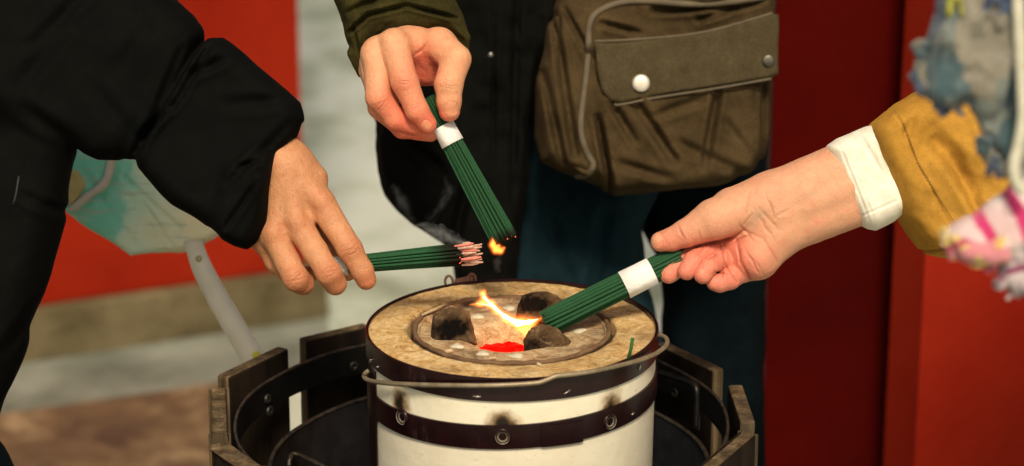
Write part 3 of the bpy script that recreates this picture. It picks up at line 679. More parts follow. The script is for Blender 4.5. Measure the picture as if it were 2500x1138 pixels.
def bundle(label, tail, tip, r0, r1, band, spread_pow=1.3, char=None, ash=False, stagger=6, tailst=3, R0tail=None, seed=1, bandr=None, flat=1.0):
    rng = random.Random(seed)
    T, E = loc2world(np.array(J(*tail))), loc2world(np.array(J(*tip)))
    L = np.linalg.norm(E-T); ax = (E-T)/L; s = np.cross(ax, FW); s /= np.linalg.norm(s); q = np.cross(s, ax)
    t = empty('incense_bundle', tuple((T+E)/2)); tag(t, label, 'incense bundle', 'bundles of green incense sticks')
    hexes = [(0, 0)]
    for ring in (1, 2, 3):
        for k in range(6*ring):
            sd, off = divmod(k, ring); a0 = math.pi/3*sd; a1 = a0+math.pi/3
            hexes.append((ring*math.cos(a0)*(1-off/ring)+ring*math.cos(a1)*off/ring, ring*math.sin(a0)*(1-off/ring)+ring*math.sin(a1)*off/ring))
    rot = 0.08
    for i, (hx, hy) in enumerate(hexes):
        rr = math.hypot(hx, hy); an = math.atan2(hy, hx)+rot; rr = rr if rr > 0 else 0
        rr = rr*.93+.07*round(rr); hx, hy = rr*math.cos(an)/3.4, rr*math.sin(an)/3.4*flat
        jx, jy = rng.uniform(-.03, .03), rng.uniform(-.03, .03)
        sr = .29*r0*PX/2*1.05*.98
        e1 = L+rng.uniform(-stagger, stagger)*PX; e0 = rng.uniform(-tailst, tailst)*PX
        n = 14; pts = []; ch = []
        bend = rng.uniform(-1, 1)*1.5*PX
        for k in range(n+1):
            u = k/n; z = e0+(e1-e0)*u; g = r0+(r1-r0)*u**spread_pow
            o = s*((hx+jx*u)*g*PX+bend*math.sin(u*3.14))+q*((hy+jy*u)*g*PX)
            pts.append(T+ax*z+o)
            if char: ch.append(min(1, max(0, (u*L/PX-char[0]+rng.uniform(-3, 3))/(char[1]-char[0]))))
            else: ch.append(0)
        # resample the charred end finely
        sr = r0*PX/7.0*.99
        mb = MB().tube(pts, sr, 8); st = mb.build('incense_stick', M['stick'], t, fix=True)
        at = st.data.attributes.new('char', 'FLOAT', 'POINT'); at.data.foreach_set('value', [c for c in ch for _ in range(8)])
        if ash and rng.random() < .74:
            la = rng.uniform(24, 56)*PX; d = (pts[-1]-pts[-2]); d = d/np.linalg.norm(d); p0 = pts[-1]-d*3*PX
            up = UP*rng.uniform(-.1, .25)+s*rng.uniform(-.12, .12)
            pa = [p0, p0+d*la*.4+up*la*.05, p0+d*la*.75+up*la*.15, p0+d*la+up*la*.35]
            hotm = M['hot'] if rng.random() < .22 else M['ash']
            MB().tube([np.array(x) for x in pa], [sr*.9, sr*1.12, sr*1.05, sr*.6], 8).build('ash_tip', hotm, st)
        elif char and rng.random() < .35:
            d = ax; MB().tube([pts[-1]-d*1*PX, pts[-1]+d*2.2*PX], [sr*.6, sr*.35], 6).build('ember_tip', M['ember_tip'] if rng.random() < .3 else M['grey_ash'], st)
    # paper band
    b0, b1 = band; n = 28; rb = lambda u: (r0+(r1-r0)*(u)**spread_pow)
    mb = MB(); v = []
    for (zz, dr) in ((b0, 0), (b0+.5, .8), ((b0+b1)/2, .3), (b1-.5, .8), (b1, 0), (b1, -2.5), (b0, -2.5)):
        u = zz*PX/L; g = (rb(u)*.93+3.0+dr) if bandr is None else bandr+dr
        for k in range(n):
            a = 2*math.pi*k/n; w_ = 1+.03*math.cos(6*a)
            v.append(T+ax*zz*PX+(s*math.cos(a)+q*math.sin(a)*flat)*g*w_*PX)
    f = [[i*n+k, i*n+(k+1) % n, ((i+1) % 7)*n+(k+1) % n, ((i+1) % 7)*n+k] for i in range(7) for k in range(n)]
    mb.add(v, f).build('paper_band', M['paper'], t)
    return t
m, nt, b = newmat('ember_speck'); b.inputs['Emission Color'].default_value = (1, .12, .05, 1); b.inputs['Emission Strength'].default_value = 1.2; b.inputs['Base Color'].default_value = (.3, .05, .02, 1); M['ember_tip'] = m
M['grey_ash'] = simple('grey_ash', (.25, .22, .2), (.5, .46, .42), 200, .9)
bundle('bundle held by the middle hand, pointing down with a small orange flame at its tips', (1046, 240, 20), (1233, 588, 20), 23, 36, (76, 126), 1.1, char=(382, 399), stagger=4, seed=2)
bundle('bundle held level by the left hand, tips burnt to pink ash and smoking', (800, 652, 30), (1122, 622, -5), 21, 29, (14, 52), 1.2, char=(250, 318), ash=True, stagger=12, seed=4)
bundle('bundle held by the right hand, slanting down into the flame of the brazier', (1664, 627, 8), (1334, 790, -2), 32, 34, (79, 157), 1.0, stagger=5, tailst=4, seed=6)

# ------------------------------------------------------------------ hands
def gauss(u, v, w, c, r): return np.exp(-((u-c[0])**2+(v-c[1])**2+(w-c[2])**2)/(r*r))
def hand(name, palm, kp, fingers, kf, kj, mat, h=1.8, creases=(), reds=(), nails=(), veins=(), hair=None, ridges=(), bumps=(), lines=()):
    ln_ = []
    for a, b, wid, amp, wm in lines:
        p, q = np.array(J(a[0], a[1], wm)), np.array(J(b[0], b[1], wm)); ln_.append((p, q-p, wid, amp, wm))
    def linef(U, V, W, p, e, wid):
        x, y = U-p[0], V-p[1]; t = np.clip((x*e[0]+y*e[1])/float(e[:2]@e[:2]), 0, 1); q = np.sqrt((x-e[0]*t)**2+(y-e[1]*t)**2)/wid
        return (.45+.55*np.sqrt(np.clip(4*t*(1-t), 0, 1)))*np.exp(-q*q)*np.clip((20-W)/15, 0, 1)
    bp = [(J(x, y, w_), r, a) for x, y, w_, r, a in bumps]
    palm_f = union([cone(J(*a), J(*b)) for a, b in palm], kp)
    fl = []
    for fg in fingers:
        js = [J(*p) for p in fg]; segs = [cone(js[i], js[i+1]) for i in range(len(js)-1)]; fl.append(union(segs, kj))
    cr = []
    for (x, y, w, dx, dy, dw, wid, amp, R) in creases:
        c = J(x, y, w); d = np.array([dx, dy, dw], float); d /= np.linalg.norm(d); cr.append((c, d, wid, amp, R))
    nl = []
    for (x, y, w, dx, dy, sl, sw, dep) in nails:       # centre, axis in the picture plane, half length, half width
        c = J(x, y, w); d = np.array([dx, dy]); d = d/np.linalg.norm(d); nl.append((c, d, sl, sw, dep))
    rd = [(cone(J(*a[:3], a[3]), J(*b[:3], b[3])), amp) for a, b, amp in ridges]
    def nailq(U, V, W, c, d, sl, sw, dep):
        a = (U-c[0])*d[0]+(V-c[1])*d[1]; b = -(U-c[0])*d[1]+(V-c[1])*d[0]
        q = ((a/sl)**2*np.where(a > 0, 1, 1)+np.abs(b/sw)**3)**.4; return q, np.exp(-((W-c[2])/dep)**4)
    def f(U, V, W):
        dp = palm_f(U, V, W)
        for g, a in rd: dp = smin(dp, g(U, V, W), a)
        d = None
        for g in fl:
            e = smin(dp, g(U, V, W), kf); d = e if d is None else np.minimum(d, e)
        for c, dr, wid, amp, R in cr:
            x, y, z = U-c[0], V-c[1], W-c[2]; t = x*dr[0]+y*dr[1]+z*dr[2]
            wob = 1.2*np.sin((x*dr[1]-y*dr[0])*.16+c[0])
            d = d+amp*np.exp(-((t+wob)/wid)**2)*np.exp(-(x*x+y*y+z*z)/(R*R))
        for c, r, a in bp: d = d-a*gauss(U, V, W, c, r)
        for p, e, wid, amp, wm in ln_: d = d+amp*linef(U, V, W, p, e, wid)
        for n in nl:
            q, m_ = nailq(U, V, W, *n); d = d+m_*(.9*np.exp(-((q-1)/.14)**2)+.2*(q < 1))
        d = d+.7*vnoise(U, V, W, 26)+.35*vnoise(U+50, V, W, 9)
        return d
    f.lo = np.min([palm_f.lo]+[g.lo for g in fl], 0); f.hi = np.max([palm_f.hi]+[g.hi for g in fl], 0)
    def at(u, v, w):
        red = 0*u; nail = 0*u; crs = 0*u; ve = 0*u
        for (x, y, ww, r, a) in reds: red = red+a*gauss(u, v, w, J(x, y, ww), r)
        for n in nl:
            q, m_ = nailq(u, v, w, *n); nail = np.maximum(nail, m_*np.clip((1-q)*8, 0, 1)); crs = np.maximum(crs, m_*.22*np.exp(-((q-1.02)/.08)**2))
        for c, dr, wid, amp, R in cr:
            x, y, z = u-c[0], v-c[1], w-c[2]; t = x*dr[0]+y*dr[1]+z*dr[2]; wob = 1.2*np.sin((x*dr[1]-y*dr[0])*.16+c[0])
            crs = np.maximum(crs, min(1, amp/3)*.6*np.exp(-((t+wob)/(wid*.8))**2)*np.exp(-(x*x+y*y+z*z)/(R*R*.7)))
        for p, e, wid, amp, wm in ln_: crs = np.maximum(crs, min(1, amp/6)*linef(u, v, w, p, e, wid*.7))
        for (a, b, r, am) in veins: ve = ve+am*np.exp(-(np.maximum(cone(J(*a), J(*b), 0, 0)(u, v, w), 0)/r)**2)
        hr = hair(u, v, w) if hair else 0*u
        return {'red': np.clip(red, 0, 1), 'nail': nail, 'crease': crs, 'vein': np.clip(ve, 0, 1), 'hair': hr}
    return implicit(name, f, h, mat, attr=at)

def wr(x, y, w, ang, n=3, gap=5, amp=1.6, wid=1.6, R=18):
    amp *= 1.7; wid *= 1.15      # a set of knuckle wrinkles across a finger of direction ang
    dx, dy = math.cos(ang), math.sin(ang); return [(x+dx*gap*(k-(n-1)/2), y+dy*gap*(k-(n-1)/2), w, dx, dy, 0, wid, amp*(1 if k == n//2 else .7), R) for k in range(n)]

# --- left person's hand (back of the hand, fingers down)
def ang(a, b): return math.atan2(b[1]-a[1], b[0]-a[0])
AI = [(785, 497, 0, 35), (853, 607, -26, 30.5), (884, 660, -16, 27), (894, 683, -8, 25)]
AM = [(724, 545, -6, 35), (770, 614, -30, 30.5), (803, 668, -45, 30), (818, 692, -24, 29)]
AR = [(670, 572, 0, 33), (702, 640, -18, 30.5), (722, 680, -36, 31), (739, 692, -14, 29)]
AP = [(646, 588, 40, 29), (676, 640, 46, 27), (722, 684, 52, 24), (752, 672, 52, 22)]
AT = [(745, 440, 40, 40), (800, 550, 92, 33), (832, 630, 88, 29), (848, 662, 78, 24)]
personA = hand('person',
    [((560, 190, 30, 62), (690, 392, 12, 54)), ((700, 395, 10, 50), (774, 486, 4, 34)), ((700, 405, 4, 50), (722, 532, -2, 35)), ((688, 415, 6, 48), (674, 560, 6, 34)),
     ((672, 425, 20, 46), (650, 578, 38, 30)), ((724, 400, 22, 42), (762, 436, 30, 38)), ((770, 500, 8, 30), (722, 542, 4, 31)), ((722, 542, 4, 31), (674, 568, 8, 30)), ((674, 568, 8, 30), (648, 582, 34, 28)), ((650, 470, 40, 40), (648, 580, 50, 30))],
    26, [AI, AM, AR, AP, AT], 13, 9, M['skin_a'],
    creases=wr(856, 606, -50, ang(AI[1], AI[2]), 5, 6.5, 1.7, 1.8, 24)+wr(887, 655, -40, ang(AI[2], AI[3]), 3, 5, 1.0, 1.5, 16)
        + wr(806, 662, -72, ang(AM[1], AM[2]), 4, 6, 1.8, 1.8, 22)+wr(722, 676, -64, ang(AR[1], AR[2]), 4, 6, 1.8, 1.8, 22)
        + wr(745, 590, -30, ang(AM[0], AM[1]), 2, 12, .8, 2.2, 22)+wr(812, 540, -28, ang(AI[0], AI[1]), 2, 12, .7, 2.2, 22),
    reds=[(856, 606, -40, 34, .55), (893, 690, -20, 32, .75), (806, 668, -60, 34, .55), (822, 700, -40, 28, .5), (722, 682, -50, 36, .6), (742, 704, -30, 26, .5), (785, 492, -30, 34, .35), (722, 548, -40, 34, .25), (670, 572, -30, 34, .25), (690, 600, 60, 60, .5)],
    veins=[((700, 420, -48), (745, 505, -34), 6, .25), ((690, 440, -45), (700, 530, -42), 6, .22)],
    ridges=[((705, 410, -22, 22), (780, 490, -18, 20), 18), ((695, 415, -28, 22), (724, 540, -26, 19), 18), ((685, 425, -24, 20), (672, 565, -18, 17), 18)],
    bumps=[(788, 492, -34, 26, 6), (724, 542, -40, 26, 6), (668, 568, -30, 24, 6), (754, 515, -34, 20, -5), (696, 556, -38, 18, -5), (856, 604, -54, 20, 4), (806, 664, -74, 20, 4), (722, 676, -64, 20, 4),
           (820, 548, -30, 22, -2.5), (746, 420, -30, 24, 3), (700, 350, -40, 30, -3), (790, 540, -30, 22, 2)],
    hair=lambda u, v, w: np.clip(1-np.abs((u-700)+(v-500)*.1)/95, 0, 1)*np.clip((640-v)/120, 0, 1))
tag(personA, 'person at the left in a black padded jacket holding the level smoking bundle', 'person')

# --- middle person's hand
BI = [(962, 114, 0, 38), (988, 200, -46, 32.5), (1018, 270, -44, 28), (1043, 303, -32, 23.5)]
BM_ = [(922, 132, 14, 37), (924, 238, -24, 31), (966, 290, -8, 27.5), (1012, 308, 2, 23)]
BR = [(912, 160, 34, 33), (928, 262, 10, 29), (984, 312, 22, 26), (1050, 324, 34, 22)]
BP = [(905, 175, 60, 28), (935, 262, 56, 26), (1008, 306, 66, 22), (1103, 326, 60, 15)]
BT = [(1070, 108, 36, 42), (1112, 146, 0, 37), (1095, 208, -26, 34), (1096, 246, -26, 30), (1097, 271, -22, 26)]
personB = hand('person',
    [((1060, -80, 230, 70), (1015, 112, 110, 56)), ((1015, 112, 100, 52), (965, 116, 8, 36)), ((1010, 118, 100, 50), (925, 128, 20, 36)), ((1005, 125, 105, 48), (915, 150, 42, 32)), ((1000, 130, 110, 45), (908, 165, 64, 28)),
     ((965, 112, 12, 36), (922, 130, 22, 36)), ((1000, 108, 55, 42), (1075, 114, 50, 38)), ((1040, 140, 70, 34), (1040, 168, 92, 34)), ((1005, 170, 100, 40), (960, 220, 100, 36)), ((1075, 116, 50, 38), (1050, 170, 90, 36))],
    22, [BI, BM_, BR, BP, BT], 12, 9, M['skin_b'],
    creases=wr(985, 196, -78, ang(BI[0], BI[1])+.1, 4, 6, 1.5, 1.7, 20)+wr(1014, 262, -70, ang(BI[1], BI[2]), 3, 5, 1.1, 1.5, 17)
        + wr(1096, 205, -60, math.pi/2+.05, 4, 6, 1.5, 1.7, 22)+wr(930, 252, -50, .9, 3, 6, 1.3, 1.7, 20)+wr(1030, 120, 20, .8, 1, 5, 2.0, 3.0, 28),
    reds=[(988, 205, -60, 46, .6), (1045, 305, -40, 40, 1.0), (1018, 265, -60, 30, .4), (1010, 310, 0, 50, .9), (930, 255, -40, 46, .6), (984, 315, 15, 60, .9), (1040, 150, 50, 55, .95), (1040, 190, 80, 60, .9), (1098, 280, -40, 32, .6), (1100, 325, 50, 40, .9), (1015, 160, -20, 40, .5), (1065, 200, -20, 26, .5)],
    nails=[(1103, 268, -44, -.05, 1, 20, 17, 22), (1041, 306, -52, .75, .6, 13, 13, 16)],
    ridges=[((1000, 96, 70, 26), (965, 98, 4, 24), 16)],
    bumps=[(950, 92, -20, 22, 5), (898, 134, -8, 20, 5), (925, 112, -20, 16, -4), (985, 196, -80, 18, 3.5), (1096, 206, -60, 20, 3), (928, 250, -54, 18, 3.5), (1120, 130, -36, 24, 3)])
tag(personB, 'person in the middle in a dark coat holding the downward incense bundle', 'person')

# --- right person's hand (palm towards us, thumb on top)
CT = [(1835, 500, -6, 58), (1742, 538, -28, 52), (1676, 569, -26, 35), (1642, 584, -18, 29), (1613, 590, -14, 25)]
CI = [(1752, 592, 50, 32), (1706, 614, 26, 27), (1664, 645, 4, 24.5), (1633, 670, -8, 23)]
CM = [(1772, 614, 42, 31), (1724, 616, 2, 26), (1692, 638, -34, 24), (1676, 662, -44, 22.5)]
CR = [(1792, 640, 30, 32), (1754, 636, -16, 26), (1730, 652, -52, 24), (1716, 671, -60, 22.5)]
CP = [(1808, 658, 14, 32), (1780, 680, -14, 28), (1756, 690, -34, 24), (1744, 690, -40, 20)]
personC = hand('person',
    [((2330, 310, 20, 78), (1884, 492, 4, 70)), ((2360, 380, 20, 72), (1905, 556, 8, 66)), ((1884, 492, 0, 68), (1790, 515, -6, 58)), ((1900, 556, 6, 64), (1846, 624, -2, 61)), ((1850, 540, 12, 62), (1812, 598, 26, 50)),
     ((1810, 575, 45, 44), (1760, 596, 55, 34)), ((1822, 622, 24, 48), (1806, 645, 22, 38)), ((1760, 596, 55, 34), (1806, 652, 30, 34))],
    24, [CT, CI, CM, CR, CP], 6, 4, M['skin_c'],
    creases=[(x_, y_, w_, dx_, dy_, dw_, wd_*1.15, am_*1.7, R_) for x_, y_, w_, dx_, dy_, dw_, wd_, am_, R_ in ((1800, 590, -40, .5, .85, 0, 2.6, 3.5, 30), (1822, 566, -55, -.75, .65, 0, 2.4, 2.2, 26), (1838, 640, -55, .85, -.5, 0, 2.2, 1.6, 34), (1660, 562, -55, -.9, .4, 0, 1.8, 1.2, 20), (1668, 575, -55, -.9, .4, 0, 1.8, 1.0, 20),
             (1746, 625, -40, 1, .2, 0, 1.8, 1.8, 16), (1708, 618, -30, .9, .4, 0, 1.8, 1.6, 16), (1765, 668, -40, .95, -.1, 0, 2.0, 2.2, 22), (1880, 500, -65, -.9, .35, 0, 3, 1.3, 30), (1870, 555, -60, -.8, .55, 0, 3, 1.4, 34), (1908, 520, -60, -.5, -.85, 0, 3, 1.0, 26), (1690, 655, -40, -.5, .85, 0, 1.8, 1.4, 16), (1736, 668, -60, -.3, .9, 0, 1.8, 1.4, 15), (1735, 600, -10, .9, .4, 0, 1.8, 1.6, 16))],
    reds=[(1632, 672, -30, 34, 1.0), (1676, 664, -60, 30, .9), (1716, 672, -70, 32, .9), (1700, 620, -10, 50, .8), (1750, 640, -30, 50, .8), (1770, 690, -30, 60, .8), (1620, 595, -35, 40, .7), (1680, 590, -40, 50, .45), (1835, 650, -40, 70, .65), (1770, 585, -70, 40, .3), (1790, 600, 0, 50, .7), (1995, 542, -55, 9, .6)],
    nails=[(1600, 583, -32, -.9, .5, 19, 14, 18), (1711, 664, -72, -.1, 1, 9, 6, 10)],
    veins=[((1990, 470, -65), (1850, 530, -62), 9, .35), ((1900, 440, -60), (1840, 480, -60), 12, .25), ((1850, 520, -62), (1830, 560, -60), 16, .3)],
    lines=[((1695, 604), (1745, 592), 4, 5, -20), ((1745, 592), (1792, 580), 4.5, 6, -40), ((1792, 580), (1818, 562), 4, 4, -50), ((1818, 562), (1862, 582), 4, 2, -60), ((1862, 582), (1900, 640), 4, 2.2, -50),
           ((1800, 585), (1808, 640), 3.5, 4, -40), ((1808, 640), (1834, 684), 3.5, 3.5, -40), ((1761, 592), (1770, 646), 3.2, 3.5, -30), ((1770, 646), (1800, 690), 3.2, 3.5, -30), ((1846, 640), (1868, 676), 3, 1.2, -50), ((1830, 470), (1822, 520), 4, 1.4, -60), ((1838, 520), (1816, 548), 3, 1.8, -60), ((1850, 505), (1900, 560), 3.5, 1.5, -60),
           ((1704, 560), (1712, 590), 3, 1.5, -60), ((1660, 566), (1668, 592), 2.6, 1.6, -50), ((1726, 632), (1752, 622), 2.6, 2.5, -40), ((1692, 630), (1716, 604), 2.6, 2, -20), ((1742, 664), (1776, 668), 3, 4, -40)],
    bumps=[(1800, 588, -40, 12, -5), (1820, 566, -55, 10, -3), (1745, 545, -80, 34, 4), (1730, 592, -40, 16, -4)],
    ridges=[((2100, 450, -42, 24), (1900, 525, -40, 22), 26), ((1960, 470, -48, 17), (1890, 520, -44, 16), 18)])
tag(personC, 'person at the right in a mustard jacket dipping a bundle into the flame', 'person')

def surfw(f, x, y, off=0.5):
    ws = np.arange(f.lo[2]-10, f.hi[2]+10, 1.0); k = 1+ws/FPX
    d = f((CX+(x-CX)*k).astype(np.float32), (CY+(y-CY)*k).astype(np.float32), ws.astype(np.float32)); i = np.argmax(d < 0)
    return float(ws[i])-off
# ------------------------------------------------------------------ clothes
def wrinkled(fs, k, folds=(), amp=4, s=60, amp2=1.5, s2=18, aniso=(1, 1, 1)):
    g0 = union(fs, k) if len(fs) > 1 else fs[0]
    fo = []
    for a, b, wid, am in folds:
        p, q = np.array(J(*a)), np.array(J(*b)); e = q[:2]-p[:2]; fo.append((p, e, float(e@e), wid, am))
    def f(U, V, W):
        d = g0(U, V, W)
        for p, e, L2, wid, am in fo:
            x, y = U-p[0], V-p[1]; t = np.clip((x*e[0]+y*e[1])/L2, 0, 1); fade = .35+.65*np.sqrt(np.clip(4*t*(1-t), 0, 1)); dx, dy = x-e[0]*t, y-e[1]*t
            q = np.sqrt(dx*dx+dy*dy)/(wid*.8); d = d+am*fade*(np.exp(-q*q)-.4*np.exp(-(q-1.7)**2/.8))
        return d+amp*vnoise(U*aniso[0], V*aniso[1], W*aniso[2], s)+amp2*vnoise(U+31, V+7, W, s2)
    f.lo = g0.lo-np.array([12, 12, 60]); f.hi = g0.hi+np.array([12, 12, 60]); return f
torso = slab([(-420, -160), (300, -160), (250, 200), (186, 358), (162, 500), (100, 740), (40, 905), (-4, 1020), (-80, 1300), (-420, 1300)], 90, 130, 70)
uarm = slab([(-260, -180), (380, -110), (432, -4), (474, 34), (494, 62), (503, 95), (480, 190), (420, 300), (325, 384), (290, 393), (240, 388), (190, 360), (100, 330), (-120, 260)], 30, 120, 80)
farm = slab([(508, 98), (545, 95), (602, 135), (700, 215), (736, 247), (744, 275), (746, 296), (737, 303), (727, 335), (706, 360), (680, 382), (660, 450), (610, 530), (540, 553), (505, 549), (420, 500), (352, 432), (316, 385), (380, 250), (470, 130)], 14, 100, 46)
cuff = slab([(672, 384), (668, 428), (662, 486), (650, 542), (622, 592), (603, 609), (575, 600), (546, 582), (530, 556), (528, 520), (560, 400), (640, 350)], 0, 96, 30)
jk = wrinkled([torso, uarm, farm, cuff], 26,
    folds=[((498, 92, 0), (330, 392, 0), 15, 12), ((520, 120, 0), (430, 270, 0), 12, 9), ((455, 120, 0), (395, 250, 0), 10, 8), ((470, 190, 0), (560, 150, 0), 14, 7), ((430, 260, 0), (350, 340, 0), 12, 8),
           ((706, 310, 0), (570, 450, 0), 14, 6), ((636, 450, 0), (560, 560, 0), 9, 4), ((655, 392, 0), (590, 412, 0), 9, 4), ((230, -20, 0), (90, 120, 0), 20, 10), ((180, 60, 0), (60, 220, 0), 26, 9), ((560, 260, 0), (690, 250, 0), 20, 5), ((60, 260, 0), (190, 350, 0), 22, 8), ((70, 480, 0), (150, 520, 0), 16, 6), ((10, 860, 0), (90, 740, 0), 16, 6), ((380, 60, 0), (300, 180, 0), 26, 5), ((240, 220, 0), (330, 330, 0), 24, 6)],
    amp=7, s=110, amp2=1.0, s2=34)
implicit('jacket', jk, 4.5, M['puffer'], personA)
zp = [loc2world(np.array(J(x, y, w_))) for x, y in ((46, 430), (43, 450), (40, 470), (36, 486), (32, 500)) for w_ in [surfw(jk, x, y, 1)]]
MB().tube([p for p in zp], .0010, 6).build('zip', simple('zip_metal', (.01, .01, .01), (.05, .05, .05), 900, .5, .6, .001, .4), personA)
lg = wrinkled([cone(J(-150, 1200, 100, 190), J(-170, 3200, 480, 120))], 1, amp=6, s=90); implicit('trousers', lg, 16, M['dark_trousers_shaded_leg'], personA)

# middle person
D1 = 1050
coat = slab([(770, -200), (1400, -200), (1380, 0), (1335, 160), (1300, 300), (1290, 430), (1270, 560), (1255, 740), (1200, 760), (1112, 700), (1110, 655), (1108, 606), (1060, 582), (1008, 545), (970, 508), (938, 470), (922, 420), (917, 360), (918, 300), (900, 230), (880, 160), (840, 40)], D1, 150, 40)
ct = wrinkled([coat], 1, folds=[((1208, 20, D1), (1204, 420, D1), 9, 5), ((1262, 10, D1), (1252, 500, D1), 14, 6), ((1322, 60, D1), (1290, 420, D1), 12, 5), ((960, 300, D1-150), (1080, 420, D1-150), 18, 8), ((1150, 400, D1-150), (1100, 640, D1-150), 18, 8)], amp=8, s=100, amp2=3, s2=40)
implicit('coat', ct, 8, M['black_coat'], personB)
sn = loc2world(np.array(J(1198, 135, D1-168))); bm = bmesh.new(); bmesh.ops.create_uvsphere(bm, u_segments=16, v_segments=10, radius=.0028)
for v in bm.verts: v.co = Vector(sn)+Vector((v.co.x, v.co.y*.5, v.co.z))
bm.verts.index_update(); MB().add([v.co for v in bm.verts], [[x.index for x in f.verts] for f in bm.faces]).build('coat_snap', simple('coat_snap_metal', (.2, .2, .2), (.4, .4, .4), 50, .3, metal=.9), personB); bm.free()
# olive sleeve round the wrist: body of the sleeve, then a thick turned cuff
sl = slab([(760, -220), (1080, -220), (1104, -20), (1132, 40), (1150, 96), (1146, 128), (1128, 110), (1080, 92), (1000, 84), (940, 90), (905, 130), (886, 184), (868, 148), (846, 104), (838, 58), (815, 0)], 130, 105, 40, (0, -.0))
cf = [(884, 176), (868, 128), (888, 88), (930, 62), (985, 44), (1045, 44), (1095, 62), (1128, 92), (1134, 118)]
cfs = [cone(J(cf[i][0], cf[i][1], 60+30*abs(i-4)/4, (15, 20, 24, 27, 27, 27, 26, 20, 12)[i]), J(cf[i+1][0], cf[i+1][1], 60+30*abs(i-3)/4, (20, 24, 27, 27, 27, 26, 20, 12)[i])) for i in range(8)]
slv = wrinkled([sl, union(cfs, 6)], 7, folds=[((850, 78, 20), (900, 36, 20), 7, 8), ((900, 36, 20), (990, 14, 20), 7, 8), ((990, 12, 20), (1116, 44, 25), 7, 8), ((850, 30, 25), (930, -10, 25), 10, 7), ((880, 150, 40), (860, 60, 40), 7, 5), ((905, 105, 40), (950, 60, 35), 6, 3), ((900, 10, 22), (1000, -30, 22), 12, 6)], amp=2.5, s=50, amp2=.8, s2=16)
implicit('sleeve', slv, 3.4, M['olive'], personB)
upl = wrinkled([cone(J(960, -160, 150, 120), J(900, -900, 500, 150))], 1, amp=6, s=80); implicit('upper_sleeve', upl, 14, M['olive'], personB)
# jeans: two legs down to the ground
def leg(name, pts, w0, T, R, mat, folds=()):
    implicit(name, wrinkled([slab(pts, w0, T, R)], 1, folds=folds, amp=9, s=110, amp2=3, s2=36), 10, mat, personB)
leg('jeans_leg', [(1130, 150), (1700, 150), (1620, 430), (1572, 560), (1580, 700), (1606, 790), (1632, 860), (1640, 1200), (1620, 3300), (1250, 3300), (1180, 1300), (1120, 800), (1108, 600)], 1330, 150, 110, M['jeans'], [((1480, 520, 1190), (1440, 760, 1190), 24, 12), ((1340, 520, 1190), (1400, 720, 1190), 24, 10)])
leg('jeans_leg', [(1560, 100), (1882, 100), (1872, 400), (1866, 700), (1866, 1138), (1850, 3200), (1560, 3200), (1600, 1300), (1622, 900), (1612, 640), (1560, 540)], 1480, 110, 80, M['dark_trousers_shaded_leg'])  # second leg of the same jeans, its shade put into a near-black colour

